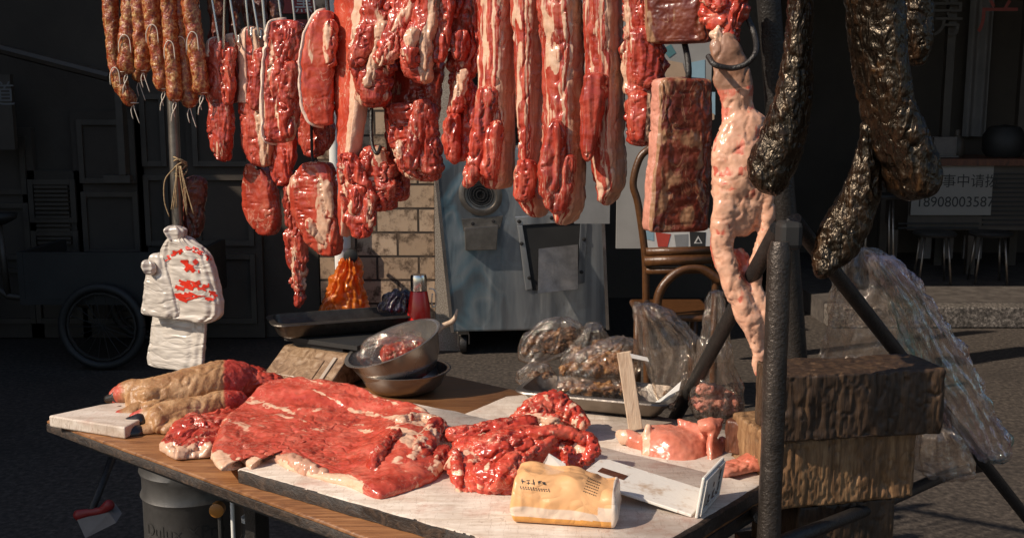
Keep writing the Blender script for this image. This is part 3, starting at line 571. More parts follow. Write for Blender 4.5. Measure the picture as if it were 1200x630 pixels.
# smoked legs
GL = 'black smoked pork legs at the right end of the rail'
L_ = dict(widen=1.0, cat='smoked leg', mat='smoked', lump=.006, fib=.0025, crease=.004, ex=2.2, zs=.3, ns=130, nseg=80, fat=f_lean)
cut('smoked_pork_leg', 'black smoked leg with a round brown end, just right of the pale fat', [(-50, 922, 962), (0, 920, 957), (60, 914, 958), (110, 904, 957), (150, 889, 952), (180, 874, 944), (205, 869, 934), (222, 878, 928), (230, 896, 922)], GL, -.14, .05, -20, endr=(10, 16), **L_)
cut('smoked_pork_leg', 'broad black smoked leg reaching lowest to the right, nearest the phone-number notice', [(-50, 996, 1056), (0, 993, 1055), (60, 1000, 1058), (110, 1008, 1064), (150, 1016, 1080), (185, 1026, 1098), (208, 1034, 1101), (225, 1042, 1090), (236, 1056, 1072)], GL, -.12, .055, 15, endr=(10, 16), **L_)
cut('smoked_pork_leg', 'curved banana-shaped smoked leg hanging lowest, tip over the diagonal stand bar', [(140, 1004, 1028), (160, 1004, 1034), (200, 996, 1036), (240, 976, 1030), (270, 958, 1020), (300, 950, 1002), (318, 950, 980), (327, 956, 970)], GL, -.09, .028, -20, endr=(14, 10), **L_)
cut('smoked_pork_leg', 'short dim smoked piece at the very top right of the rail', [(-50, 1058, 1092), (0, 1058, 1090), (50, 1060, 1089), (78, 1066, 1082)], GL, .15, .03, 0, endr=(10, 16), **L_)
# sausages
GSs = 'cured sausages hanging at the left end of the rail'
SAUS = [
 ([(131, -60), (129, 0), (132, 38), (136, 76), (142, 100), (152, 116)], 7.0, -.06, 'leftmost sausage, curving away to the right at its tip'),
 ([(154, -60), (153, 8), (150, 45), (149, 77)], 8.5, -.09, 'fat reddish sausage with a white string loop, second from the left in front'),
 ([(161, -60), (163, 5), (166, 45), (168, 76)], 8.0, -.08, 'reddish sausage hanging close against the fat one, tied at its lower end'),
 ([(177, -60), (178, 6), (184, 50), (191, 97)], 8.5, -.08, 'long knobbly sausage in the middle of the bunch'),
 ([(187, -60), (187, 0), (190, 36), (193, 70)], 7.0, -.02, 'sausage half hidden behind the long middle one'),
 ([(198, -60), (198, 0), (201, 50), (205, 111)], 7.3, -.09, 'slim straight sausage with a white loop halfway down'),
 ([(210, -60), (210, 0), (214, 45), (222, 117)], 8.3, -.05, 'long yellowish sausage hanging lowest in front of the steel pole'),
 ([(224, -60), (223, 0), (228, 40), (236, 102)], 8.0, -.07, 'rightmost sausage, touching the first pork chop'),
 ([(158, -60), (159, 30), (163, 88)], 7.0, .01, 'dim sausage stub showing below the reddish pair'),
 ([(174, -60), (173, 0), (175, 40)], 6.5, .0, 'short dark sausage between the reddish pair and the long knobbly one')]
for k, (pts, r, dy, lab) in enumerate(SAUS):
    cx = pts[1][0]; Y = railY(cx)+dy; r *= 1.26; C3 = np.array([P(x, y, Y) for x, y in pts]); R = r*Y/F
    C3, rr = spline(C3, np.full(len(C3), R), 12); t = np.gradient(C3, axis=0); t /= np.linalg.norm(t, axis=1)[:, None]
    e = np.array([.02, .3, .6, .85]); rr = rr*(1+.05*noise(C3*40, k))
    C3 = np.concatenate([C3, C3[-1]+t[-1]*R*np.array([.35, .6, .8, .95])[:, None]]); rr = np.concatenate([rr, R*np.array([.93, .78, .55, .2])])
    mb = MB(); mb.tube(C3, rr, 22); V = np.concatenate(mb.v); ax = np.repeat(C3, 22, axis=0); nn = V-ax; nn /= np.linalg.norm(nn, axis=1)[:, None]
    V = V+nn*(.0034*fbm(V*60, 2, k)-.0020*(1-sm(np.abs(noise(V*60, k+4)), 0, .2)))[:, None]
    o = tag(mk('cured_sausage', V, mb.f, M['sausage']), lab, 'sausage', GSs)
    tip = C3[-1]; s = MB(); w = .0011
    s.tube([tip+[0, -.002, .004], tip+[.003, -.006, -.008], tip+[.008*(-1)**k, -.004, -.028], tip+[.012*(-1)**k, 0, -.045]], w, 6, sub=4)
    s.tube([tip+[0, -.002, .004], tip+[-.006, -.004, -.012], tip+[-.003, -.002, -.034]], w, 6, sub=4); 
    a = np.linspace(0, 2*pi, 15); s.tube(np.stack([tip[0]+R*.6*np.cos(a), tip[1]+R*.6*np.sin(a), np.full(15, tip[2]+R*.3)], 1), w*1.3, 6); s.mk('string_tie', M['twine'], o, True)
    if k in (0, 1, 3, 5, 6, 7):
        q = C3[int(len(C3)*(.62 if k != 3 else .5))]; s = MB(); f = q+[0, -R-.001, 0]
        s.tube([f+[-R*.7, .004, -.03], f+[-R*.6, 0, -.005], f+[-R*.1, -.001, .012], f+[R*.5, 0, .004], f+[R*.6, .003, -.03]], w, 6, sub=5); s.mk('string_loop', M['twine'], o, True)
# rail and hooks
ra, rb = P(95, 0, railY(95)), P(1130, 0, railY(1130)); ra[2] = rb[2] = 1.78
rl = MB(); rl.tube([ra, rb], .013, 16); tag(rl.mk('hanging_rail', M['steel_dk'], smooth=True, auto=40), 'steel rail above the stall from which all the meat hangs', 'rail')
def railpt(px):
    lo, hi = 0., 1.
    for _ in range(40):
        m = (lo+hi)/2; q = ra+(rb-ra)*m
        if CX+F*q[0]/q[1] < px: lo = m
        else: hi = m
    return ra+(rb-ra)*lo
HK = [(243, 236, 54, 'bare thin wire hook nearest the sausages'), (251, 256, 46, 'wire hook holding the two-lobed chop'), (272, 276, 40, 'slanting wire hook above the tongue-shaped slice'), (294, 291, 31, 'pale wire hook over the bare skin flap'), (296, 302, 34, 'short leaning wire hook between the skin flap and the shoulder cut'), (314, 312, 52, 'dark-ended hook left of the shoulder cut'), (328, 330, 26, 'hook in the rind of the shoulder cut'), (345, 346, 30, 'hook just right of the shoulder cut, in front of the red sign'), (360, 362, 24, 'hook between the two characters of the red sign'), (369, 370, 20, 'hook over the white tip of the oval loin'), (386, 386, 24, 'thick dark hook in the top of the oval loin'), (280, 262, 48, 'crossing thin wire hook over the pale-capped slices')]
for px, px2, y, lab in HK:
    a = railpt(px); Yh = railY(px2)-.015; b = P(px2, y, Yh); s = MB(); up = np.array([0, 0, 1.])
    pts = [a+[0, .018, -.006], a+[0, .014, .014], a+[0, -.014, .016], a+[0, -.018, -.03], .5*(a+b)+[0, -.01, 0], b, b+[0, .008, -.022], b+[0, .024, -.020], b+[0, .03, 0]]
    s.tube(pts, .0027 if 'dark' not in lab else .0036, 8, sub=6); tag(s.mk('meat_hook', M['black_steel' if 'thick' in lab else 'wire'], smooth=True), lab, 'hook', 'hooks on the hanging rail')
def hook2(name, pts, r, lab, mat='black_steel'):
    s = MB(); s.tube([P(*p) for p in pts], r, 10, sub=8); tag(s.mk(name, M[mat], smooth=True), lab, 'hook', 'black hooks')
Yb = railY(800)-.02
hook2('meat_hook', [(797, 30, Yb+.04), (802, 50, Yb+.02), (806, 70, Yb), (807, 88, Yb-.01), (804, 100, Yb+.01), (796, 104, Yb+.04)], .0055, 'thick black hook between the square block and the belly slab')
hook2('meat_hook', [(872, -40, 1.88), (873, 10, 1.86), (884, 40, 1.84), (886, 60, 1.80), (876, 74, 1.795), (858, 80, 1.80), (838, 76, 1.80), (830, 66, 1.82)], .005, 'curved black hook looped through the top of the fat sheet')
hook2('meat_hook', [(437, 40, 2.33), (436, 100, 2.33), (435, 150, 2.30), (437, 172, 2.28), (442, 180, 2.27), (446, 172, 2.29)], .004, 'long black hook holding the knotted red lump')
hook2('meat_hook', [(364, 60, 2.5), (365, 150, 2.48), (366, 186, 2.47), (368, 194, 2.46), (371, 188, 2.5)], .0035, 'dark hook above the triangular steak')
hook2('meat_hook', [(302, 60, 2.6), (300, 160, 2.58), (299, 188, 2.56), (302, 198, 2.55), (306, 190, 2.58)], .0035, 'dark hook above the heart-shaped piece')
# dried bundles behind the hooks
GD = 'dried brown strips hanging behind the hooks'
for x0, x1, y1, dy, lab in ((246, 262, 55, .18, 'dark dried strip behind the first wire hooks'), (285, 292, 32, .2, 'short rusty-brown dried strip behind the pale wire hook'), (298, 312, 48, .17, 'brown dried strip just left of the red sign'), (268, 280, 44, .22, 'dark dried strip furthest back, among the wire hooks'), (318, 330, 50, .2, 'broad dark dried strip behind the shoulder cut')):
    cut('dried_meat_strip', lab, [(-50, x0, x1), (0, x0, x1), (y1-10, x0+1, x1), (y1, x0+3, x1-2)], GD, dy, .008, 0, mat='cured', ns=50, nseg=30, cat='dried meat', lump=.006)
# ================================================================ table
ZT = .74; TB = .024; ZB = ZT+TB
Lc = T(55, 492, ZT); Mc = T(433, 630, ZT); ex = (Mc-Lc); ex /= np.linalg.norm(ex); ey = np.array([-ex[1], ex[0], 0.]); ez = np.array([0, 0, 1.])
def tl(p): d = np.asarray(p)-Lc; return d@ex, d@ey
LEN = tl(T(893, 568, ZB))[0]; WID = tl(T(560, 447, ZT))[1]
TF = frame([Lc[0], Lc[1], 0], ex, ey)
def slabbox(mb, x0, x1, y0, y1, z0, z1, f=TF, n=(40, 14), jag=0, seed=0):
    # plank with a slightly ragged outline
    xs = np.linspace(x0, x1, n[0]); ys = np.linspace(y0, y1, n[1])
    ring = [(x, y0) for x in xs]+[(x1, y) for y in ys[1:]]+[(x, y1) for x in xs[::-1][1:]]+[(x0, y) for y in ys[::-1][1:-1]]
    ring = np.array(ring); q = np.c_[ring*30, np.zeros(len(ring))+seed]; ring2 = ring+jag*np.c_[noise(q), noise(q+9)]
    e = .0025; c = ring2.mean(0); inn = ring2+(c-ring2)*np.minimum(1, e/np.linalg.norm(c-ring2, axis=1))[:, None]*1.3
    V = np.concatenate([np.c_[ring2, np.full(len(ring), z0)], np.c_[ring2, np.full(len(ring), z1-e)], np.c_[inn, np.full(len(ring), z1)]])
    m = len(ring); Fc = [tuple(range(m))[::-1], tuple(range(2*m, 3*m))]
    for k in (0, 1):
        for j in range(m): Fc.append((k*m+j, k*m+(j+1) % m, (k+1)*m+(j+1) % m, (k+1)*m+j))
    return mb.add(f(V), Fc)
def polyboard(mb, poly, z0, z1, jag=0, seed=0):
    poly = np.array(poly+poly[:1], float); ring = []
    for a, b in zip(poly[:-1], poly[1:]):
        n = max(1, int(np.linalg.norm(b-a)/.012)); ring += [a+(b-a)*k/n for k in range(n)]
    ring = np.array(ring); q = np.c_[ring*30, np.zeros(len(ring))+seed]; ring = ring+jag*np.c_[noise(q), noise(q+9)]
    c = ring.mean(0); e = .0025; d = c-ring; inn = ring+d/np.linalg.norm(d, axis=1)[:, None]*e*1.3
    V = np.concatenate([np.c_[ring, np.full(len(ring), z0)], np.c_[ring, np.full(len(ring), z1-e)], np.c_[inn, np.full(len(ring), z1)]]); m = len(ring)
    Fc = [tuple(range(m))[::-1], tuple(range(2*m, 3*m))]
    for k in (0, 1):
        for j in range(m): Fc.append((k*m+j, k*m+(j+1) % m, (k+1)*m+(j+1) % m, (k+1)*m+j))
    return mb.add(TF(V), Fc)
tbl = root('stall_table', [Lc[0], Lc[1], 0], 'orange-brown wooden stall table on dark steel legs, laden with meat', 'table')
m = MB(); slabbox(m, 0, LEN, 0, WID, ZT-.006, ZT, jag=.002); m.mk('tabletop', M['table_wood'], tbl, auto=50)
m = MB(); slabbox(m, -.001, LEN+.001, -.001, WID+.001, ZT-.024, ZT-.0065, jag=.002); m.mk('shade_edge_band', M['shade_dark_edge'], tbl, auto=50)  # dark layer added under the top so its edge looks unlit
m = MB()
for a in ((.03, LEN-.03, .05, .07), (.03, LEN-.03, WID-.05, WID-.03)): m.box((a[0], a[2], ZT-.06), (a[1], a[3], ZT-.0245), TF)
for a in ((.03, .05), (LEN-.05, LEN-.03)): m.box((a[0], .072, ZT-.058), (a[1], WID-.052, ZT-.025), TF)
m.mk('apron', M['black'], tbl)
for a in ((.34, .24), (LEN-.12, .24), (.30, WID-.09), (LEN-.09, WID-.09)):
    m = MB(); m.box((a[0], a[1], 0.005), (a[0]+.035, a[1]+.035, ZT-.0615), TF); m.mk('leg', M['black_steel'], tbl)
# boards
bx0, by0 = tl(T(286, 553, ZB)); 
BW = tl(T(530, 481, ZB))[1]; bxl = tl(T(530, 481, ZB))[0]; f1 = tl(T(539, 624, ZB)); fy = by0+(f1[1]-by0)*(LEN+.004-bx0)/(f1[0]-bx0); B1 = [(bx0-.02, by0), (LEN+.004, fy), (LEN+.004, BW), (bxl, BW), (bxl-.10, BW-.012), (bx0-.01, by0+.09)]
m = MB(); polyboard(m, B1, ZT+.001, ZB, jag=.003, seed=3)
bo = root('cutting_board', TF(np.array([[bx0, by0, ZT]]))[0], 'long white scratched board with a dark rough edge, under the big meat and tissue pack', 'cutting board')
o = m.mk('board_core', M['shade_dark_edge'], bo, auto=50)
m = MB(); polyboard(m, [(x*.994+.0016, y*.994+.0016) for x, y in B1], ZB-.003, ZB+.0015, jag=.003, seed=3); m.mk('board_top', M['board'], bo, auto=50)
m = MB(); b2 = tl(T(536, 483, ZB-.006)); b3 = tl(T(592, 464, ZB-.006)); polyboard(m, [(max(b2[0], bxl+.02), BW+.006), (LEN-.01, BW+.006), (LEN-.01, WID-.02), (b3[0]+.05, WID-.02), (b3[0], b3[1])], ZT+.001, ZB-.006, jag=.002, seed=5)
tag(m.mk('cutting_board', M['board'], auto=50), 'second whitish board behind the long one, under the steel tray of bagged food', 'cutting board')
q0 = T(57, 487, ZB); q1 = T(200, 497, ZB); q2 = T(205, 462, ZB); q3 = T(110, 475, ZB)
m = MB(); poly = np.array([q0, T(146, 501, ZB), T(222, 461, ZB), T(118, 474, ZB)]); poly[:, 2] = ZT+.001
m.prism(poly, [0, 0, TB]); o = m.mk('cutting_board', M['board']); bev(o, .003); tag(o, 'small pale cutting board at the table\'s left corner, under the trotters', 'cutting board')

# ---------------------------------------------------------------- meat lying on the table
def mound(name, label, outline, zf, z0, group=None, mat='meat_tab', nr=54, na=220, fatf=None, cat='meat cut', lump=.004, fib=.0025, crease=.006, seed=5, cpx=None, skinf=None):
    O = np.array([T(x, y, z0) for x, y in outline]); O = np.concatenate([O, O[:1]]); d = np.r_[0, np.cumsum(np.linalg.norm(np.diff(O, axis=0), axis=1))]
    t = np.linspace(0, d[-1], na, endpoint=False); R = np.stack([np.interp(t, d, O[:, k]) for k in range(3)], 1)
    w = np.exp(-.5*(np.arange(-6, 7)/2.)**2); w /= w.sum(); R = np.stack([np.convolve(np.r_[R[-6:, k], R[:, k], R[:6, k]], w, 'valid') for k in range(3)], 1)
    c = R.mean(0) if cpx is None else T(*cpx, z0)
    s = np.r_[[.90, .985], np.linspace(1.0, 0.012, nr)]; V = []
    for k, r in enumerate(s):
        p = c+(R-c)*r; 
        edge = np.linalg.norm(R-c, axis=1)*(1-r)
        px, py = proj(p); h = zf(px, py, r)
        prof = np.sqrt(np.clip(1-(1-np.clip(edge/.022, 0, 1))**2, 0, 1)); b = .007
        z = z0+ (b + (h-b)*prof if k >= 2 else (0.0005 if k == 0 else .003))
        V.append(np.c_[p[:, 0], p[:, 1], np.broadcast_to(z, (len(p),))])
    G = np.array(V); n = grid_normals(G); n *= np.sign(n[nr//2, :, 2].mean())
    q = G*np.array([1, 1, 1]); dsp = lump*fbm(q*26, 2, seed)+fib*(1-2*np.abs(noise(q*np.array([60, 95, 60]), seed+3)))-crease*(1-sm(np.abs(noise(q*30+.4*noise(q*35, seed+8)[..., None], seed+7)), 0, .13))
    dsp[:2] = 0; G = G+n*dsp[..., None]; G[..., 2] = np.maximum(G[..., 2], z0+.0004)
    Vv = G.reshape(-1, 3); ns, nseg = G.shape[:2]; px, py = proj(Vv); rr = np.repeat(s, na)
    fat = fatf(px, py, rr, Vv); sk = np.zeros(len(Vv)) if skinf is None else skinf(px, py, rr, Vv)
    fc = grid_faces(ns, nseg); o = mk(name, Vv, fc, M[mat], None, dict(fat=fat, skin=sk)); 
    bm = bmesh.new(); bm.from_mesh(o.data); bmesh.ops.recalc_face_normals(bm, faces=bm.faces); bm.to_mesh(o.data); bm.free()
    return tag(o, label, cat, group)
SL = [(246, 540), (252, 522), (262, 500), (285, 486), (310, 476), (345, 474), (380, 474), (410, 480), (440, 490), (470, 498), (505, 506), (530, 520), (528, 545), (512, 566), (482, 578), (446, 590), (430, 584), (412, 574), (385, 568), (352, 558), (336, 553), (322, 543), (312, 536), (304, 546), (294, 555), (284, 545), (278, 540), (270, 552), (258, 556)]
def slab_h(px, py, r):
    ridge = np.exp(-((py-(478+.10*(px-330)))/13.)**2)*sm(px, 255, 310)*(1-sm(px, 500, 530))
    end = np.exp(-((px-478)/45.)**2-((py-540)/30.)**2)
    rib = .0022*np.sin((py-(470+.12*(px-300)))*.62)*sm(px, 270, 320)*(1-sm(px, 440, 480))*(1-sm(py, 500, 512))
    return rib+.018+.012*sm(545-py, 0, 40)+.034*ridge+.034*end+.002*np.sin(px*.05+py*.03)
def slab_fat(px, py, r, V):
    n = noise(V*45, 4); base = 470+.12*(px-300)
    front = sm(r, .83, .92)*sm(py, 522, 537)*(1-sm(px, 415, 435))
    u = py-base; ribs = .8*sm(np.sin((u+7*n)*.62), .1, .9)*sm(u, -6, 2)*(1-sm(u, 20, 32))*sm(noise(V*np.array([10, 10, 10]), 7)+.35, 0, .4)
    S = np.c_[V@ex*6, V@ey*48, V[:, 2]*20]; stk = sm(noise(S, 15)+.45*noise(S*2.3, 16), .18, .6)*(.85*sm(525-py, 0, 30)+.12)
    end = (.35+.5*noise(V*20, 6))*sm(px, 440, 470)+.6*stk
    return np.clip(.95*front+.55*ribs+end+.02+.25*sm(noise(V*22, 9), .15, .5), 0, 1)
sl = mound('pork_slab', 'big flat slab of raw pork with a lumpy white fat rim, across the board', SL, slab_h, ZB-.003, fatf=slab_fat, nr=80, na=320, lump=.003, fib=.0010, crease=.0022, cat='pork slab', mat='meat_slab')
for pts, lab in (([(338, 550, 1.79, 1.6), (339, 560, 1.77, 1.3), (338, 570, 1.76, 1.5), (337, 580, 1.75, 1.0)], None),):
    m = MB(); lobe_mesh(m, pts, 1, 8); m.mk('fat_shred', M['rind_white'], sl, True)
blob('folded_end', None, [([(446, 563, 1.73, 10), (440, 546, 1.75, 10), (448, 526, 1.79, 9), (465, 510, 1.84, 8)], 1.1, .08), ([(468, 557, 1.74, 10), (486, 541, 1.77, 13), (500, 519, 1.83, 13), (510, 499, 1.89, 10)], 1.1, .62), ([(455, 569, 1.72, 9), (478, 566, 1.725, 11), (502, 553, 1.75, 11), (520, 531, 1.81, 10)], 1.1, .5), ([(470, 495, 1.92, 6), (490, 489, 1.95, 6), (512, 495, 1.94, 7), (524, 507, 1.91, 7)], 1.1, .7), ([(446, 555, 1.75, 6), (458, 543, 1.77, 6), (470, 535, 1.79, 6)], 1.1, .0), ([(438, 573, 1.735, 5), (434, 581, 1.725, 4)], 1.1, .05)], mat='meat_tab', vox=.0028, lump=.003, fib=.0025, crease=.006, parent=sl, seed=21)
m = MB()  # the white fat rim bulging along the front edge
blob('fat_rim', None, [([(306, 540, 1.85, 5), (325, 537, 1.835, 6), (343, 541, 1.81, 9), (360, 549, 1.78, 8.5), (377, 555, 1.76, 6.5), (396, 560, 1.745, 6), (413, 564, 1.73, 5)], 1.1, .9), ([(263, 540, 1.885, 6), (275, 531, 1.89, 7), (292, 529, 1.88, 5), (300, 539, 1.86, 5)], 1.1, .75)], mat='fatty', vox=.003, lump=.007, fib=.001, crease=.004, parent=sl)
CH = [(187, 528), (198, 514), (214, 502), (236, 492), (262, 488), (283, 492), (282, 512), (262, 530), (246, 538), (226, 539), (206, 541), (196, 536)]
mound('pork_slice', 'thin ragged pork slice with white edges, between the trotters and the big slab', CH, lambda px, py, r: .026+.010*np.exp(-((px-230)/30.)**2-((py-512)/12)**2), ZT, fatf=lambda px, py, r, V: np.clip(.9*sm(r, .78, .9)*sm(py, 508, 525)+.45*sm(noise(V*26, 3), .05, .4), 0, 1), lump=.006, crease=.008, cat='pork slice')
Yc = 1.80
blob('pork_chunk', 'large crumpled chunk of red pork folded on the board, left of the tissue pack', [
    ([(545, 535, 1.80, 22), (580, 530, 1.78, 25), (620, 522, 1.80, 23), (660, 522, 1.82, 19)], 1.2, .25), ([(545, 545, 1.76, 20), (556, 566, 1.72, 21), (580, 572, 1.70, 21)], 1.1, .45), ([(565, 560, 1.70, 18), (590, 560, 1.69, 22), (605, 545, 1.71, 18)], 1, .15),
    ([(530, 510, 1.86, 9), (560, 506, 1.86, 9), (590, 500, 1.87, 10), (620, 498, 1.88, 12)], 1.3, .2), ([(540, 522, 1.80, 7), (580, 514, 1.79, 6), (625, 508, 1.78, 7), (665, 506, 1.79, 8), (688, 516, 1.79, 9)], 1, .12),
    ([(688, 514, 1.79, 8), (696, 524, 1.78, 8), (690, 535, 1.77, 7), (676, 540, 1.77, 7)], 1, .1), ([(660, 525, 1.79, 8), (668, 536, 1.78, 9), (664, 548, 1.78, 9)], 1, .3), ([(676, 524, 1.79, 6), (684, 529, 1.78, 5)], 1, 1.0),
    ([(648, 515, 1.75, 5), (622, 532, 1.72, 5), (602, 548, 1.69, 5), (584, 562, 1.66, 4)], 1, .1), ([(535, 530, 1.75, 5), (536, 550, 1.71, 5), (540, 572, 1.69, 5), (560, 588, 1.68, 5), (585, 592, 1.67, 4)], 1, .3),
    ([(534, 540, 1.74, 8), (526, 548, 1.745, 7)], 1, .9)], mat='meat_tab', vox=.0026, lump=.0025, fib=.0028, crease=.006, cat='pork chunk', seed=4, stretch=.8)
blob('pork_chunk', 'small pointed pork chunk behind the large crumpled one, in front of the steel tray', [([(606, 490, 1.98, 9), (630, 480, 2.0, 16), (650, 476, 2.01, 17), (672, 488, 1.99, 13), (684, 496, 1.97, 7)], .9, .3), ([(628, 468, 2.02, 6), (650, 464, 2.03, 7), (662, 468, 2.02, 6)], .9, .2), ([(620, 492, 1.97, 8), (650, 494, 1.96, 9)], .9, .5)], mat='meat_tab', vox=.0026, lump=.003, fib=.003, crease=.006, cat='pork chunk', seed=8)
# pale pork piece right of the bracket: folded sheet
def sheet(mb, rows, t):
    """rows: list of rails, each a list of (px,py,Y); a smooth thick sheet between them"""
    G = np.array([[P(*p) for p in r] for r in rows]); G = np.array([spline(r, np.zeros(len(r)), 8)[0] for r in G]); G = np.array([spline(G[:, j], np.zeros(len(G)), 8)[0] for j in range(G.shape[1])]).transpose(1, 0, 2)
    a, b = G.shape[:2]; n = np.cross(np.gradient(G, axis=0), np.gradient(G, axis=1)); n /= np.linalg.norm(n, axis=2)[..., None]+1e-12
    V = np.concatenate([(G+n*t/2).reshape(-1, 3), (G-n*t/2).reshape(-1, 3)]); N = a*b; Fc = []
    for i in range(a-1):
        for j in range(b-1):
            q = (i*b+j, i*b+j+1, (i+1)*b+j+1, (i+1)*b+j); Fc += [q, tuple(x+N for x in q[::-1])]
    e = [i*b for i in range(a)]+[(a-1)*b+j for j in range(1, b)]+[i*b+b-1 for i in range(a-2, -1, -1)]+list(range(b-2, 0, -1))
    for x, y in zip(e, e[1:]+e[:1]): Fc.append((x, y, y+N, x+N))
    mb.add(V, Fc); return n
def sheet_thing(name, label, sheets, mat, t, cat, lobes=(), vox=.0028, group=None, **kw):
    mb = MB()
    for s in sheets: sheet(mb, s, t)
    for pts, fl, fa in lobes: lobe_mesh(mb, pts, fl)
    V = np.concatenate(mb.v); V, N, Fc = remesh(V, mb.f, vox); d = .0018*fbm(V*30, 2)+.0010*(1-2*np.abs(noise(V*70)))
    V = V+N*d[:, None]; px, py = proj(V)
    fat = kw.get('fatf', lambda px, py, V: .1+.2*noise(V*20))(px, py, V)
    return tag(mk(name, V, Fc, M[mat], None, dict(fat=fat, skin=np.zeros(len(V)))), label, cat, group)
sheet_thing('pale_pork_piece', 'smooth salmon-pink pork piece folded like a cloth, behind the white bracket', [
    [[(762, 498, 1.95), (790, 501, 1.95), (822, 512, 1.93), (832, 524, 1.92)], [(752, 512, 1.93), (784, 512, 1.90), (815, 525, 1.89), (826, 538, 1.89)], [(752, 530, 1.90), (785, 540, 1.87), (806, 548, 1.86), (815, 556, 1.87)], [(756, 545, 1.90), (785, 555, 1.87), (806, 562, 1.87), (812, 566, 1.88)]],
    [[(794, 490, 1.96), (806, 493, 1.95), (822, 498, 1.94)], [(796, 502, 1.95), (808, 504, 1.94), (824, 508, 1.93)], [(800, 514, 1.94), (812, 515, 1.93), (826, 518, 1.93)]],
    [[(818, 494, 1.93), (832, 490, 1.92), (846, 492, 1.93)], [(820, 502, 1.91), (832, 500, 1.90), (842, 505, 1.91)], [(826, 512, 1.93), (834, 512, 1.92), (836, 514, 1.92)]],
    [[(832, 508, 1.90), (842, 518, 1.92), (850, 530, 1.93)], [(830, 525, 1.88), (844, 535, 1.90), (852, 545, 1.92)], [(832, 545, 1.86), (840, 552, 1.87), (846, 558, 1.88)], [(834, 560, 1.85), (837, 564, 1.855), (839, 566, 1.86)]]], 'meat_pink', .011, 'pork piece',
    lobes=[([(732, 510, 1.95, 9), (745, 516, 1.94, 10), (756, 522, 1.93, 10)], 1, .2), ([(727, 508, 1.955, 7), (730, 515, 1.95, 7)], 1, 1), ([(815, 540, 1.88, 5), (822, 548, 1.87, 5)], 1, .1), ([(846, 515, 1.93, 5), (853, 527, 1.93, 5)], 1, .3), ([(760, 500, 1.93, 4), (757, 510, 1.92, 4), (759, 519, 1.915, 4.5), (754, 527, 1.91, 4)], 1, 1), ([(785, 530, 1.93, 22), (808, 540, 1.92, 18)], 1.0, .2)],
    fatf=lambda px, py, V: np.clip(1.1*np.exp(-((px-757)/5.)**2)*(py < 534)+1.0*np.exp(-((px-727)/7.)**2)+.12, 0, 1))
mound('pork_scrap', 'small flat red pork scrap beside the front stand leg on the board\'s right end', [(838, 556), (852, 546), (872, 540), (894, 534), (905, 540), (902, 552), (884, 553), (864, 558), (846, 562)], lambda px, py, r: .012+.010*np.exp(-((px-888)/14.)**2), ZB, mat='meat_pink', nr=26, na=90, fatf=lambda px, py, r, V: .1+0*px, lump=.003, crease=.003, cat='pork scrap')
blob('pork_scrap', 'little dark red scrap under the raised end of the white bracket', [([(728, 578, 1.78, 7), (748, 575, 1.79, 8), (762, 580, 1.78, 6)], 1.3, .2)], mat='meat_tab', cat='pork scrap')

# ---------------------------------------------------------------- trotters
def trotter(label, lobes, toes, shank, claws, seed):
    ro = root('pork_trotter', P(lobes[0][0][2][0], lobes[0][0][2][1], lobes[0][0][2][2])*[1, 1, 0]+[0, 0, ZB], label, 'trotter', 'pig trotters on the table')
    mb = MB(); 
    for q, (pts, fl, fa) in enumerate(lobes+toes): lobe_mesh(mb, [(a, b+r*.02, c, r*(1.5 if q < len(lobes) else 1.32)) for a, b, c, r in pts], fl)
    V, N, Fc = remesh(np.concatenate(mb.v), mb.f, .0025); px, py = proj(V)
    wr = np.sin(px*.62+py*.22+1.2*noise(V*14, seed))*sm(px, 200, 225)*(1-sm(px, 250, 270))
    d = .0022*fbm(V*35, 3, seed)+.0005*wr-.0014*(1-sm(np.abs(noise(V*28, seed+4)), 0, .12))
    end = max(p[0] for l in lobes for p in l[0]); tipx = min(p[0] for l in toes for p in l[0])
    fat = sm(px, end-24, end-6)*.75+.62*(1-sm(px, tipx-4, tipx+26)); V = V+N*d[:, None]; V[:, 2] = np.maximum(V[:, 2], ZT+.002)
    mk('foot', V, Fc, M['trotter'], ro, dict(fat=fat))
    for pts in claws: 
        m = MB(); lobe_mesh(m, pts, .9, 16); m.mk('hoof', M['black_hoof'], ro, True)
    if shank: 
        o = blob('shank_meat', None, shank, mat='meat_tab', vox=.003, parent=ro, seed=seed, lump=.003, crease=.005)
    return ro
M['black_hoof'] = plain('dark_hoof', (.02, .015, .013), .28, 0, .3, 40, Coat_Weight=.4)
trotter('larger wrinkled pig trotter with red meat on its cut end, behind the other', [([(172, 470, 2.22, 19), (200, 465, 2.23, 20), (230, 456, 2.25, 19), (258, 450, 2.28, 20), (275, 448, 2.30, 19)], 1, 0)],
        [([(138, 464, 2.23, 9), (152, 459, 2.23, 12), (175, 461, 2.22, 14)], 1, 0), ([(142, 490, 2.15, 9), (156, 488, 2.16, 12), (178, 480, 2.20, 14)], 1, 0), ([(163, 462, 2.19, 6), (172, 463, 2.18, 7), (184, 460, 2.19, 6)], 1, 0), ([(172, 478, 2.16, 5), (184, 475, 2.17, 6)], 1, 0)],
        [([(268, 448, 2.30, 17), (295, 450, 2.31, 18), (318, 452, 2.32, 15), (334, 455, 2.33, 9)], 1, .12), ([(260, 436, 2.33, 6), (290, 434, 2.34, 7), (305, 438, 2.34, 7)], 1, .1), ([(246, 442, 2.26, 8), (256, 440, 2.27, 9), (268, 452, 2.27, 9)], 1, .6)], [[(112, 487, 2.18, 5), (124, 486, 2.18, 8), (142, 483, 2.19, 9)], [(126, 467, 2.225, 5), (136, 465, 2.225, 9), (148, 462, 2.225, 10)], [(131, 497, 2.13, 5), (142, 495, 2.135, 9), (156, 492, 2.15, 10)]], 3)
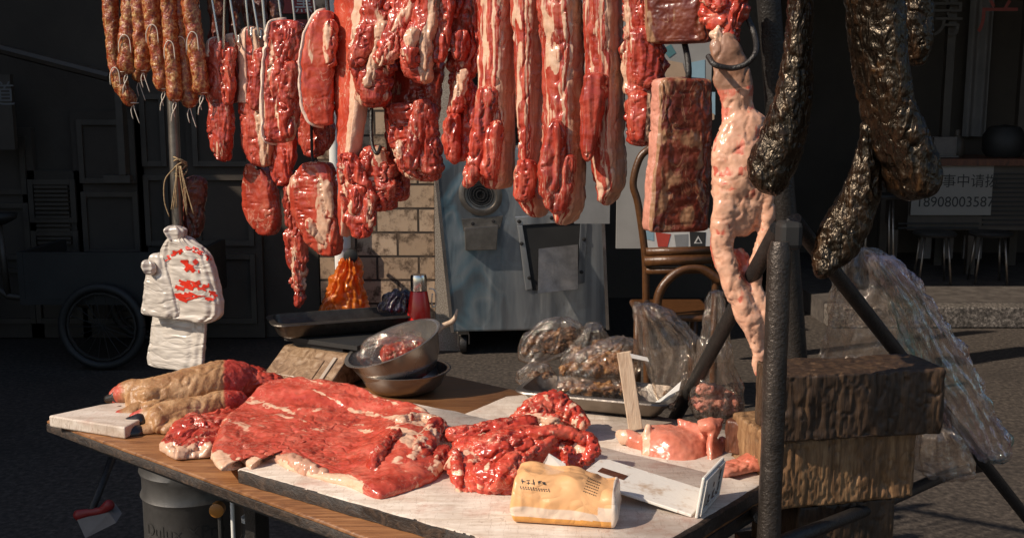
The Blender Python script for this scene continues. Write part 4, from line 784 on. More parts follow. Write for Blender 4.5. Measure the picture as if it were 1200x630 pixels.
trotter('smaller pig trotter lying in front of the wrinkled one, toes splayed at the table edge', [([(190, 494, 2.12, 16), (215, 488, 2.14, 15), (240, 482, 2.17, 14), (262, 476, 2.20, 14), (276, 473, 2.22, 12)], 1, 0)],
        [([(158, 491, 2.12, 7), (170, 490, 2.12, 10), (188, 490, 2.12, 12)], 1, 0), ([(160, 505, 2.08, 6), (174, 505, 2.085, 8), (192, 500, 2.10, 11)], 1, 0), ([(187, 486, 2.10, 5), (186, 495, 2.08, 5), (184, 504, 2.075, 4)], 1, 0), ([(196, 505, 2.08, 7), (210, 500, 2.09, 9)], 1, 0)],
        [], [[(134, 512, 2.06, 5), (146, 509, 2.065, 8.5), (162, 507, 2.075, 10)], [(140, 499, 2.10, 5), (152, 496, 2.10, 8.5), (164, 493, 2.105, 10)]], 6)

# ---------------------------------------------------------------- tissue pack
def tissue():
    A = T(597, 614, ZB+.001); B = T(724, 622, ZB+.001); W = np.linalg.norm(B-A); ax = (B-A)/W; ay = np.array([-ax[1], ax[0], 0]); D = .098
    n1, n2 = 90, 140; th = np.linspace(0, 2*pi, n2, endpoint=False)
    def fr(u, v): return A+ax*u*W+ay*v*D
    V = []; band = []; clear = []; deep = []
    ns = 90; nseg = 120
    us = np.linspace(0, 1, ns)
    for k, u in enumerate(us):
        e = min(u, 1-u); s = math.sqrt(max(1-(1-min(e/.05, 1))**2, .003)) if e < .05 else 1
        hh = (.066+.008*math.sin(u*4.2+.4)+.003*math.sin(u*13))*(.55+.45*s)
        a = np.arange(nseg)*2*pi/nseg; c = np.cos(a); si = np.sin(a); yy = np.sign(c)*np.abs(c)**.28; zz = np.sign(si)*np.abs(si)**.32
        y = .5*D*(1+yy*(.82+.18*s)*(1-.36*np.clip(zz, 0, 1)**1.5)); z = hh*.5*(1+zz*s)
        uu = u+(.0 if 0 else 0)
        V.append(A+ax*(u*W)+y[:, None]*ay+z[:, None]*ez)
    G = np.array(V); n = grid_normals(G); q = G
    up = sm(G[..., 2], ZB+.012, ZB+.03)
    d = (-.007*np.abs(noise(q*np.array([24, 24, 34])+.5*noise(q*20, 8)[..., None], 2))+.002)*up; 
    sgn = np.sign((n*(G-G.mean((0, 1)))).sum(2).mean()); G = G+sgn*n*d[..., None]
    G[..., 2] = np.maximum(G[..., 2], ZB+.0018)
    V = G.reshape(-1, 3); z = V[:, 2]-ZB; u = np.repeat(us, nseg); yv = (V-A)@ay
    band = ((z > .0145) & (z < .030)).astype(float); deep = (z < .0145).astype(float); clear = sm(u, .93, .95)+(1-sm(u, .03, .04))*0
    ro = root('tissue_pack', A, 'orange plastic-wrapped tissue pack with a white flap, on the front of the board', 'tissue pack')
    o = mk('wrapper', V, grid_faces(ns, nseg), M['tissue'], ro, dict(band=band, deep=deep*(1-clear), clear=clear))
    bm = bmesh.new(); bm.from_mesh(o.data); bmesh.ops.recalc_face_normals(bm, faces=bm.faces); bm.to_mesh(o.data); bm.free()
    from mathutils.bvhtree import BVHTree
    bv = BVHTree.FromPolygons([tuple(v) for v in V], grid_faces(ns, nseg))
    m = MB(); R = random.Random(3)
    def stroke(px, py, w, h, rot=0.):
        c_ = []
        for dx, dy in ((-w, -h), (w, -h), (w, h), (-w, h)):
            x = px+dx*math.cos(rot)-dy*math.sin(rot); y = py+dx*math.sin(rot)+dy*math.cos(rot)
            r = ray(x, y); hit = bv.ray_cast(Vector(CAM), Vector(r).normalized())
            if hit[0] is None: return
            c_.append(np.array(hit[0])+np.array(hit[1])*(.0007 if np.dot(hit[1], r) < 0 else -.0007))
        m.add(c_, [(0, 1, 2, 3)])
    for i in range(5):
        cx = 613+i*6.2; cy = 564+.35*i
        for k in range(4): stroke(cx+R.uniform(-1.5, 1.5), cy+R.uniform(-1.8, 1.8), *R.choice([(1.9, .4), (.4, 1.8), (1.5, .4)]))
    for i in range(12):
        cx = 610+i*3.; stroke(cx, 570+.3*i, *R.choice([(1.0, .4), (.4, 1.3), (.4, 1.0)])); stroke(cx+1, 572+.3*i, *R.choice([(1.1, .35), (.35, 1.0)]))
    for i in range(7):
        for k in range(6): stroke(689+i*2.3+k*-1.0, 560+i*.9+k*3.0, *R.choice([(.8, .4), (.4, .8), (.9, .35)]), .3)
    m.mk('print', M['ink'], ro)
    m = MB(); a = fr(.22, .75)+ez*.055; pts = [a, a+ax*.045+ez*.002, a+ax*.040+ez*.018+ay*.006, a+ax*.014+ez*.034+ay*.004, a+ax*.006+ez*.02]
    m.prism(pts, ay*.0015+ez*.0003); m.mk('tissue_sheet', M['paper'], ro)
tissue()
# ---------------------------------------------------------------- white bracket
D_ = T(810, 606, ZB+.002); E_ = T(834, 579, ZB+.002); e1 = E_-D_; w1 = np.linalg.norm(e1); e1 /= w1
h1 = np.array([-e1[1], e1[0], 0]); tlt = math.radians(8.5); bdir = h1*math.cos(tlt)+ez*math.sin(tlt); pdir = -h1*math.sin(tlt)+ez*math.cos(tlt)
br = root('plastic_bracket', D_, 'dirty white L-shaped bracket with a slotted tongue, tipped over beside the tissue pack', 'bracket')
f = frame(D_, e1, bdir)
Lb = .196
out = [(0, 0), (w1, 0), (w1, Lb-.012), (w1-.012, Lb), (.012, Lb), (0, Lb-.012)]
sx0, sx1, sy0, sy1 = w1*.43, w1*.58, Lb-.062, Lb-.020
ring = [(sx0, sy0+.006), (sx0+.006, sy0), (sx1-.006, sy0), (sx1, sy0+.006), (sx1, sy1-.006), (sx1-.006, sy1), (sx0+.006, sy1), (sx0, sy1-.006)]
m = MB()
bm = bmesh.new(); vo = [bm.verts.new(Vector(f(np.array([[x, y, 0]]))[0])) for x, y in out]; vi = [bm.verts.new(Vector(f(np.array([[x, y, 0]]))[0])) for x, y in ring]
eds = [bm.edges.new((vo[i], vo[(i+1) % 6])) for i in range(6)]+[bm.edges.new((vi[i], vi[(i+1) % 8])) for i in range(8)]
bmesh.ops.triangle_fill(bm, edges=eds, use_beauty=True); bm.faces.ensure_lookup_table()
Vv = np.array([v.co[:] for v in bm.verts]); Fq = [tuple(v.index for v in fc.verts) for fc in bm.faces]; bm.verts.index_update(); Fq = [tuple(v.index for v in fc.verts) for fc in bm.faces]; bm.free()
N = len(Vv); th_ = np.cross(e1, bdir)*.005
V2 = np.concatenate([Vv, Vv+th_]); F2 = Fq+[tuple(i+N for i in q[::-1]) for q in Fq]
for a, b in [(i, (i+1) % 6) for i in range(6)]+[(6+i, 6+(i+1) % 8) for i in range(8)]: F2.append((a, b, b+N, a+N))
m.add(V2, F2); o = m.mk('tongue', M['white_plastic'], br); bm = bmesh.new(); bm.from_mesh(o.data); bmesh.ops.recalc_face_normals(bm, faces=bm.faces); bm.to_mesh(o.data); bm.free(); bev(o, .0012)
m = MB(); pf = frame(D_-h1*.005, e1, pdir); m.box((0, 0, 0), (w1, .068, .005), pf); o = m.mk('end_plate', M['white_plastic'], br); bev(o, .002)
m = MB()
for a, b in (((.004, .004), (w1-.004, .010)), ((.004, .058), (w1-.004, .064)), ((.004, .0105), (.010, .0575)), ((w1-.010, .0105), (w1-.004, .0575))): m.box((*a, .0052), (*b, .0085), pf)
m.mk('raised_rim', M['white_plastic'], br); m = MB(); m.box((sx0-.002, sy0-.002, .0052), (sx1+.002, sy1+.002, .0062), f); m.mk('slot_backing', M['brown_wood'], br); m = MB(); R = random.Random(5)
for k in range(34):
    cx_, cy_ = R.choice([(R.uniform(.012, w1-.012), R.uniform(.010, .02)), (R.uniform(.011, .02), R.uniform(.012, .055)), (R.uniform(w1*.3, w1*.7), R.uniform(.014, .04)), (R.uniform(w1-.016, w1-.011), R.uniform(.012, .055))]); w = R.uniform(.001, .004)
    m.add(pf(np.array([[cx_+w*R.uniform(.6, 1.4)*math.cos(t), cy_+w*R.uniform(.6, 1.8)*math.sin(t), .00535+.00002*k] for t in np.arange(9)*2*pi/9])), [tuple(range(9))])
m.mk('dirt_patch', M['brown_wood'], br)

# ---------------------------------------------------------------- tray with bagged foods
def tray_mesh(A, B, Cc, h, rim, taper=.03):
    """open roasting tray, A,B,Cc three rim-plan corners (front left, front right, back right)"""
    ax = B-A; W = np.linalg.norm(ax); ax /= W; ay = np.array([-ax[1], ax[0], 0]); D = abs((Cc-A)@ay)
    def rr(x0, x1, y0, y1, r, z, n=6):
        p = []
        for cx, cy, a0 in ((x1-r, y0+r, -90), (x1-r, y1-r, 0), (x0+r, y1-r, 90), (x0+r, y0+r, 180)):
            for k in range(n+1): t = math.radians(a0+90*k/n); p.append([cx+r*math.cos(t), cy+r*math.sin(t), z])
        return np.array(p)
    ls = [rr(taper+.01, W-taper-.01, taper+.01, D-taper-.01, .02, .001), rr(taper, W-taper, taper, D-taper, .025, .008), rr(.012, W-.012, .012, D-.012, .03, h-.003), rr(0, W, 0, D, .034, h), rr(-.002, W+.002, -.002, D+.002, .035, h-.003), rr(0, W, 0, D, .034, h-.005),
          ]
    inn = [rr(.012, W-.012, .012, D-.012, .03, h+.0012), rr(taper+.002, W-taper-.002, taper+.002, D-taper-.002, .025, .0105), rr(taper+.012, W-taper-.012, taper+.012, D-taper-.012, .02, .003)]
    rings = ls[:2]+[rr(.010, W-.010, .010, D-.010, .03, h-.005)]+[ls[4]]+[rr(0, W, 0, D, .034, h)]+inn
    V = np.concatenate(rings); n = len(rings[0]); Fc = [tuple(range(n))[::-1], tuple(range((len(rings)-1)*n, len(rings)*n))]
    for k in range(len(rings)-1):
        for j in range(n): Fc.append((k*n+j, k*n+(j+1) % n, (k+1)*n+(j+1) % n, (k+1)*n+j))
    return frame(A, ax, ay)(V), Fc
zt = ZB-.004
A = T(600, 481, zt); B = T(786, 499, zt); Cc = A+ey*.19
A2 = P(596, 470, A[1]); 
V, Fc = tray_mesh(np.array([A[0], A[1], zt]), np.array([B[0], B[1], zt]), np.array([*(B+ey*.17)[:2], zt]), .042, .01)
tr = mk('steel_tray', V, Fc, M['steel_dk']); auto_smooth(tr, 40); tag(tr, 'shallow worn steel tray holding bagged food at the back right of the table', 'tray')
def bag(name, label, rows, Y, th, mat='film', cat='plastic bag', group=None, fold=.010, seed=1, endr=(4, 6), ex=2.2, nfold=7, parent=None, ns=80, nseg=90, yaw=0, crump=.4, facet=.0035):
    G, an, v = ring_grid(rows, Y, th, yaw, ex, ns, nseg, endr); n = grid_normals(G)
    if (n[ns//2]*(G[ns//2]-G[ns//2].mean(0))).sum() < 0: n = -n
    a = np.radians(an); wv = np.sin(a*nfold+3*noise(G*12, seed)+2*v)*.6+.5*np.sin(a*nfold*2.3+4*noise(G*15, seed+4)); hw = np.linalg.norm(G-G.mean(1, keepdims=True), axis=2)
    d = fold*np.clip(hw/.05, .15, 1)*wv*(.35+.65*np.exp(-v*1.5))+fold*crump*(np.abs(noise(G*28, seed+6))*2-.5)+fold*.35*crump*(np.abs(noise(G*70, seed+9))*2-.5)
    fs_ = np.array([.6, .6, 1.5] if mat == 'bag_white' else [1.3, 1.3, .45])
    if facet: d = d+facet*(vor1(G*fs_, .035, seed)-.25)+facet*.4*(vor1(G*fs_, .014, seed+2)-.25)
    G = G+n*d[..., None]; f = grid_faces(ns, nseg)
    o = mk(name, G.reshape(-1, 3), f, M[mat], parent)
    return tag(o, label, cat, group) if label else o
def lumps(name, parent, pts, r, mat, seed=1):
    """knobbly pieces of food as one filling"""
    R = random.Random(seed); mb = MB()
    for x, y, Y in pts:
        lobe_mesh(mb, [(x-R.uniform(1, r), y+R.uniform(-2, 2), Y, r*.85), (x+R.uniform(1, r), y+R.uniform(-2, 2), Y, r)], 1, 10, 2)
    V, N, Fc = remesh(np.concatenate(mb.v), mb.f, .003); V = V+N*(.006*fbm(V*70, 3, seed)-.004*(1-sm(np.abs(noise(V*55, seed+2)), 0, .2)))[:, None]
    return mk(name, V, Fc, M[mat], parent)
def m_food(name, cols):
    t = NT(name); v = t.co(); n = t.noise(v, 70, 5, .65, .6); t.set(Base_Color=t.ramp(n, [(.3, cols[0]), (.5, cols[1]), (.7, cols[2])]), Roughness=.28, Coat_Weight=.4); t.bump(n, .006); return t.m
M['preserve'] = m_food('brown_preserve', ((.03, .012, .005), (.13, .055, .02), (.42, .25, .12)))
M['preserve2'] = m_food('amber_preserve', ((.06, .02, .006), (.22, .09, .025), (.50, .30, .13)))
M['offal'] = m_food('pink_offal', ((.28, .06, .04), (.52, .20, .14), (.66, .38, .28)))
GB = 'bags of brown food in the steel tray'
def food_bag(label, rows, Y, th, pts, r, mat, seed, yaw=0, fold=.006, nf=7):
    o = bag('food_bag', label, rows, Y, th, group=GB, seed=seed, cat='food bag', yaw=yaw, fold=fold, nfold=nf)
    lumps('filling', o, pts, r, mat, seed); return o
R = random.Random(11)
food_bag('clear bag of knobbly brown pieces resting highest at the tray\'s left', [(372, 650, 664), (380, 632, 682), (395, 612, 688), (410, 606, 676), (420, 606, 650), (426, 612, 630)], 2.36, .03, [(620+R.uniform(-6, 6)+k*7, 410-k*3.2+R.uniform(-6, 6), 2.36+R.uniform(-.015, .015)) for k in range(8)]+[(630+R.uniform(0, 40), 402+R.uniform(-9, 9), 2.35) for k in range(6)], 8, 'preserve', 3)
food_bag('small clear bag with its knotted tail pointing left, at the tray\'s left end', [(424, 622, 640), (436, 606, 650), (446, 604, 656), (456, 622, 654)], 2.30, .03, [(628+R.uniform(-8, 16), 443+R.uniform(-5, 5), 2.30) for k in range(6)], 6, 'preserve', 4)
food_bag('dark food bag with a pointed twisted corner, behind the pressed sausage bags', [(378, 690, 704), (392, 680, 712), (405, 668, 722), (420, 655, 730), (430, 660, 730)], 2.34, .035, [(690+R.uniform(-22, 28), 412+R.uniform(-8, 8), 2.34+R.uniform(-.02, .02)) for k in range(10)], 8, 'preserve', 5)
food_bag('flat clear bag of amber sausage meat, upper of the two pressed bags', [(396, 722, 744), (408, 690, 752), (420, 664, 756), (432, 654, 752), (446, 656, 742)], 2.24, .04, [(668+k*8, 434+R.uniform(-3, 3), 2.24+R.uniform(-.02, .02)) for k in range(9)]+[(700+k*9, 420, 2.27) for k in range(5)], 9, 'preserve2', 6)
food_bag('flat clear bag of amber sausage meat, lower of the two pressed bags', [(446, 656, 740), (454, 652, 746), (464, 654, 746), (470, 664, 738)], 2.21, .04, [(662+k*9, 458+R.uniform(-3, 3), 2.205+R.uniform(-.02, .02)) for k in range(9)], 8.5, 'preserve2', 7)
food_bag('tall empty clear bag top standing open at the tray\'s right end', [(356, 742, 762), (364, 742, 778), (380, 748, 800), (400, 752, 818), (420, 756, 822), (450, 764, 806), (478, 772, 796)], 2.20, .05, [(785+R.uniform(-8, 8), 466+R.uniform(-6, 6), 2.2) for k in range(4)], 5, 'preserve', 8, fold=.012, nf=5)
food_bag('clear bag of pinkish offal by the dark diagonal stand leg', [(340, 832, 846), (365, 826, 850), (395, 822, 852), (425, 816, 858), (450, 810, 868), (472, 808, 872), (490, 816, 866)], 2.12, .05, [(840+R.uniform(-24, 24), 468+R.uniform(-14, 16), 2.12+R.uniform(-.03, .03)) for k in range(22)], 8, 'offal', 9, fold=.010, nf=6)
st = MB(); a, b = P(745, 503, 2.03), P(731, 412, 2.05); axs = (b-a); Ls = np.linalg.norm(axs); axs /= Ls; sx_ = np.array([1, 0, 0]); sx_ = sx_-axs*(axs@sx_); sx_ /= np.linalg.norm(sx_)
fs = frame(a, sx_, axs)
st.box((-.014, 0, -.004), (.014, Ls, .004), fs); wst = st.mk('wooden_stake', M['stake']); bev(wst, .0015); tag(wst, 'pale flat wooden stake standing upright in front of the food tray', 'stake')
m = MB(); c = P(738, 414, 2.036); m.prism([c, c+[.035, 0, -.008], c+[.038, 0, -.016], c+[.004, 0, -.009]], [0, .0015, 0]); m.mk('paper_tag', M['paper'], wst)
m = MB()
for k in range(5):
    c = P(768+k*4, 478-k*2.5, 2.13-k*.004); m.prism([c+[-.02, 0, -.002], c+[.02, 0, .004+.004*k], c+[.024, .004, .012+.006*k], c+[-.012, .002, .004]], [0, .001, .0008])
o = m.mk('price_card', M['paper']); tag(o, 'small heap of crumpled white paper at the tray\'s right corner', 'paper')

# ---------------------------------------------------------------- scale, tray, basins, thermos
Zs = ZT; M['keypad2'] = plain('film_edge', (.45, .37, .29), .25, 0, .2, 30, Coat_Weight=.5)
sa = T(308, 450, Zs); sb = T(404, 466, Zs); sx = (sb-sa); sw = np.linalg.norm(sx); sx /= sw; sy = np.array([-sx[1], sx[0], 0])
sc = root('electronic_scale', [*sa[:2], Zs], 'electronic scale wrapped in dirty clear plastic, its sloping keypad facing the street', 'scale')
f = frame([*sa[:2], Zs], sx, sy); Wd = .19
prof = [(0, .006), (0, .018), (.085, .078), (.24, .078), (.24, .006)]
m = MB(); m.prism(f(np.array([[-.005, y, z] for y, z in prof])), sx*(Wd+.01)); o = m.mk('body', M['keypad'], sc); bev(o, .004)
m = MB(); sl_ = np.array([0, .085, .06]); ls = np.linalg.norm(sl_); 
kf = frame(f(np.array([[0, 0, .018]]))[0], sx, (sy*.085+ez*.06)/ls)
m = MB(); m.box((.03, .012, -.001), (Wd-.05, .074, .003), kf); o = m.mk('keypad', M['keypad'], sc); bev(o, .002)
m = MB(); m.box((Wd-.03, .006, -.001), (Wd-.020, .086, .004), kf); o = m.mk('edge_strip', M['keypad2'], sc); bev(o, .001)
m = MB(); m.box((.02, .09, .079), (Wd-.02, .23, .09), f); m.box((-.0, .08, .0905), (Wd+.03, .26, .101), f); m.mk('platform', M['black'], sc)
for a, b in ((.01, .02), (Wd-.03, .02), (.01, .24), (Wd-.03, .24)): m = MB(); m.lathe([(.009, 0.0005), (.011, .0058)], f(np.array([[a, b, 0]]))[0], 14); m.mk('foot', M['black'], sc)
zr = Zs+.118
A = T(324, 392, zr); B = T(412, 402, zr); Cc = B+np.array([B[1]-A[1], 0, 0])
A = f(np.array([[-.045, .035, 0]]))[0]; B = f(np.array([[Wd+.075, .035, 0]]))[0]; 
A[2] = B[2] = zr
A = P(321, 380, 2.46); B = P(507, 372, 2.60); A[2] = B[2] = P(410, 376, 2.52)[2]-.040; V, Fc = tray_mesh(A, B, A+np.array([-(B-A)[1], (B-A)[0], 0])/np.linalg.norm((B-A)[:2])*.15, .040, .01, .018); o = mk('steel_tray', V, Fc, M['pan']); auto_smooth(o, 40); tag(o, 'rectangular steel tray coloured dark as if shaded, lying on the scale', 'tray')
# basins
def basin_prof(r, h, t=.0016):
    o_ = [(r*.55, 0.001), (r*.70, .004), (r*.84, h*.35), (r*.94, h*.75), (r*.97, h-.003), (r*1.045, h-.001), (r*1.05, h+.001)]
    return o_+[(r*1.04, h+.0015), (r*.965, h), (r*.93, h*.75), (r*.825, h*.36), (r*.68, .007), (r*.3, .0055), (0.0000001, .0055)]
c = T(468, 470, ZT); c = np.array([c[0], c[1]+.095, ZT]); rb_ = 56*c[1]/F/1.02
m = MB(); m.lathe(basin_prof(rb_, .052), c, 64); o = m.mk('steel_basin', M['basin'], smooth=True, auto=50); tag(o, 'lower of two stacked steel basins, flat on the wood', 'basin')
def rotm(rx, ry): return np.array(Matrix.Rotation(math.radians(ry), 3, 'Y')@Matrix.Rotation(math.radians(rx), 3, 'X'))
mt = rotm(8, -20); c2 = c+np.array([.006, .0, .036])
m = MB(); m.lathe(basin_prof(rb_*1.06, .085), c2, 64, mt); tb = m.mk('steel_basin', M['basin'], smooth=True, auto=50); tag(tb, 'upper tilted steel basin with a bag of meat inside', 'basin')
m = MB(); a = c2+mt@np.array([rb_*.98, .03, .062]); b = P(536, 362, a[1]+.02); 
m.tube([c2+mt@np.array([rb_*.9, -.02, .066]), a+[.004, 0, .01], .5*(a+b)+[.012, 0, 0], b], [.003, .007, .006, .002], 8, sub=6); m.mk('hanging_strap', M['stake'], tb, True)
cc = c2+mt@np.array([-.005, -.01, .062]); px, py = proj(cc)
bag('meat_bag', 'crumpled clear bag with a piece of meat in the tilted basin', [(py-20, px-12, px+26), (py-12, px-34, px+38), (py, px-42, px+40), (py+14, px-30, px+30)], cc[1], .06, seed=4, fold=.012, cat='plastic bag')
blob('pork_piece', 'piece of pink meat in the bag in the tilted basin', [([(px-5, py+2, cc[1], 12), (px+15, py-2, cc[1]+.01, 13), (px+28, py-5, cc[1]+.01, 9)], 1.5, .4)], mat='meat', cat='pork piece')
# thermos
th0 = np.array([*P(492, 432, 2.60)[:2], ZT+.001]); zc = P(492, 341, 2.60)[2]; zt2 = P(492, 322, 2.60)[2]; r0 = 13.5*2.6/F
tm = root('vacuum_flask', th0, 'red vacuum flask with a chrome cap, behind the tilted basin', 'flask')
m = MB(); m.lathe([(r0*.9, 0), (r0*1.05, .004), (r0*1.05, (zc-ZT)*.62), (r0*.98, (zc-ZT)*.8), (r0*.78, zc-ZT-.004), (r0*.74, zc-ZT)], th0, 40); m.mk('bottle', M['red_enamel'], tm, auto=50)
m = MB(); m.lathe([(r0*.70, zc-ZT+.001), (r0*.72, zc-ZT+.003), (r0*.72, zt2-ZT-.006), (r0*.66, zt2-ZT), (0.00001, zt2-ZT)], th0, 40); m.mk('cap', M['chrome'], tm, auto=40)
m = MB(); p = P(503, 338, 2.60); m.tube([p, p+[.012, -.004, -.002], p+[.018, -.004, -.02], p+[.016, -.004, -.04], p+[.008, -.004, -.045], p+[.006, -.004, -.03], p+[.008, -.003, -.012]], .0018, 8, sub=6); m.mk('clip', M['wire'], tm, True)
bag('plastic_bag', 'small crumpled dark purple plastic bag between the orange bag and the flask', [(342, 462, 478), (348, 452, 482), (358, 446, 484), (366, 444, 484)], 2.62, .03, 'film_purple', fold=.014, seed=6)

# ---------------------------------------------------------------- pole with bags
pb = P(213, 300, 2.63); pole = MB(); pole.tube([[pb[0]-.012, pb[1], 0.004], [pb[0]-.004, pb[1], 1.4], [pb[0], pb[1]-.012, 1.77]], .0135, 16); tag(pole.mk('steel_pole', M['steel_dk'], smooth=True, auto=40), 'upright worn steel pole holding up the left end of the rail, wound with straw cord', 'pole')
m = MB(); c = P(211, 196, 2.63); R = random.Random(4)
for k in range(5):
    a = np.linspace(0, 2*pi, 20); m.tube(np.stack([c[0]+.016*np.cos(a), 2.63+.016*np.sin(a), c[2]+.012*np.sin(a+k)+.006*k-.01], 1), .002, 6)
for k in range(9):
    x = R.uniform(-.012, .02); m.tube([c+[x*.4, -.017, .004], c+[x, -.022, -.04], c+[x*1.6+R.uniform(-.01, .01), -.02, -.09-R.uniform(0, .03)]], .0015, 6, sub=5)
m.tube([c+[-.008, -.017, 0], c+[-.032, -.02, -.03], c+[-.036, -.02, -.08], c+[-.026, -.02, -.12]], .0015, 6, sub=6)
tag(m.mk('straw_cord', M['straw'], smooth=True), 'bundle of pale straw cord tied round the steel pole below the sausages', 'cord')
cut('dried_fish', 'brown dried fish-like bundle hanging beside the steel pole, above the white bags', [(205, 224, 236), (215, 220, 240), (235, 218, 238), (260, 218, 236), (280, 222, 232)], None, 0, .014, 0, mat='cured', cat='dried meat', Y=2.66, lump=.008, crease=.012, ns=60, nseg=40)
wb = root('carrier_bags', P(212, 432, 2.56), 'bundle of white carrier bags with red print, tied to the steel pole by a knot', 'carrier bags')
def wbag(nm, rows, Y, th, fold, seed, nf=5, yaw=0, endr=(5, 5)):
    return bag(nm, None, rows, Y, th, 'bag_white', parent=wb, fold=fold, seed=seed, nfold=nf, ex=3.4, endr=endr, ns=90, nseg=110, yaw=yaw, crump=.2, facet=.003)
wbag('lower_bag', [(362, 174, 250), (376, 172, 250), (400, 169, 248), (424, 166, 246), (433, 168, 240)], 2.575, .012, .004, 3, 4, -25, endr=(2, 4))
wbag('rear_bag', [(296, 176, 200), (310, 170, 206), (330, 166, 214), (350, 163, 218), (366, 162, 220), (372, 166, 216)], 2.55, .018, .006, 5, 4, -25)
fb = wbag('front_bag', [(276, 202, 222), (284, 192, 234), (296, 184, 252), (310, 182, 259), (330, 184, 264), (352, 187, 268), (366, 192, 269), (376, 198, 252)], 2.52, .022, .005, 8, 5, -28, (6, 4))
wbag('top_knot', [(264, 196, 212), (270, 193, 218), (277, 197, 217), (284, 202, 216)], 2.52, .02, .008, 9, 3); wbag('tied_handle', [(304, 167, 180), (312, 166, 183), (322, 170, 184)], 2.53, .014, .006, 10, 3)
from mathutils.bvhtree import BVHTree
og = ORG[wb]; VV = np.array([v.co[:] for v in fb.data.vertices])+og; bv = BVHTree.FromPolygons([tuple(v) for v in VV], [tuple(p.vertices) for p in fb.data.polygons])
m = MB(); R = random.Random(8)
def decal(poly):
    pts = []
    for x, y in poly:
        r = ray(x, y); h = bv.ray_cast(Vector(CAM), Vector(r).normalized())
        if h[0] is None: return
        pts.append(np.array(h[0])-r/np.linalg.norm(r)*.0016)
    m.add(pts, [tuple(range(len(pts)))])
def blotch(cx, cy, w, h, rot):
    n_ = 8
    for i in range(max(1, int(w/2.2))):   # broken strokes, in short pieces that follow the film
        x = -w+2*w*(i+.5)/max(1, int(w/2.2)); d = w/max(1, int(w/2.2))*1.15
        hh = h*R.uniform(.65, 1.15)
        q = [(x-d, -hh), (x+d, -hh*R.uniform(.8, 1.1)), (x+d, hh), (x-d, hh*R.uniform(.8, 1.1))]
        decal([(cx+a*math.cos(rot)-b*math.sin(rot), cy+a*math.sin(rot)+b*math.cos(rot)) for a, b in q])
for k in range(7):
    t = -1+2*k/6; cx = 220+23*t; cy = 298-6*(1-t*t)+4*t*t
    for _ in range(3): blotch(cx+R.uniform(-2, 2), cy+R.uniform(-2.5, 2.5), *R.choice([(3, 1.1), (1.2, 2.6), (2.4, 1.3)]), .5*t)
for s_ in ((221, 312, 9, 2.6, .7), (224, 311, 9, 2.6, -.7), (216, 306, 4, 1.6, 0), (229, 318, 4, 1.8, 0), (222, 313, 4, 3, 0)): blotch(*s_)
for k in range(16): blotch(230+R.uniform(-20, 18), 334+R.uniform(-5, 5), R.uniform(3, 8), R.uniform(.8, 2.0), R.uniform(-.6, .6))
for k in range(14): blotch(228+R.uniform(-20, 20), 348+R.uniform(-4, 4), R.uniform(3, 7), R.uniform(.8, 2.0), R.uniform(-.4, .4))
for k in range(5): blotch(251+R.uniform(-3, 3), 344+R.uniform(-4, 4), R.uniform(2, 4), 1.2, R.uniform(-.6, .6))
m.mk('red_print', M['red_ink'], fb if False else wb)
# ================================================================ trestle and chopping blocks on the right
ts = root('pipe_trestle', [.42, 1.66, 0], 'black pipe trestle with a rough front leg and two slanting legs, beside the table', 'trestle')
def floorhit(a, b, z=.004): d = b-a; return a+d*((z-a[2])/d[2])
top = P(914, 283, 1.63)
a, b = top, P(901, 626, 1.60)
lo = floorhit(a, b)
m = MB(); pts = [a+(lo-a)*t for t in np.linspace(0, 1, 60)]; rr = np.full(60, 14*1.62/F); rr[0] *= .72; m.tube(pts, rr, 20)
V = m.v[-1]; ax = np.repeat(np.array(pts), 20, axis=0); V += (V-ax)*(.035*fbm(V*60, 3)+.05*noise(V*14))[:, None]; m.mk('leg', M['iron'], ts, auto=50)
j = P(924, 262, 1.68)
for (p0, p1, r, nm) in (((930, 258, 1.70), (1200, 602, 2.42), 9, 'leg'), ((912, 268, 1.72), (792, 488, 2.24), 9.5, 'leg')):
    a, b = P(*p0), P(*p1); lo = floorhit(a, b); m = MB(); m.tube([a+(lo-a)*t for t in np.linspace(0, 1, 30)], r*1.85/F, 16); m.mk(nm, M['black_steel'], ts, auto=50)
m = MB(); a, b = P(893, 642, 1.62), P(1152, 546, 2.34); m.tube([a, P(960, 618, 1.67), P(1040, 586, 1.86), P(1110, 556, 2.12), b], .0115, 12, sub=5); m.mk('crossbar', M['black_steel'], ts, auto=50)
m = MB(); a, b = P(860, 574, 1.95), P(890, 606, 1.64); m.tube([a, b], .010, 12); m.mk('crossbar', M['iron'], ts, auto=50)
m = MB(); m.box((-.010, .004, -.04), (.026, .05, .004), frame(P(924, 264, 1.66), np.array([1., 0, 0]), np.array([0, 1., 0]))); o = m.mk('joint', M['black'], ts); bev(o, .008)
# dark post carrying the right end of the rail
m = MB(); a, b = P(896, -60, 1.93), P(934, 430, 2.02); hi = a+(b-a)*((1.77-a[2])/(b-a)[2]); lo = floorhit(a, b); m.tube([hi, lo], .021, 18); tag(m.mk('steel_post', M['black_steel'], smooth=True, auto=40), 'black steel post behind the smoked legs, carrying the right end of the rail', 'post')

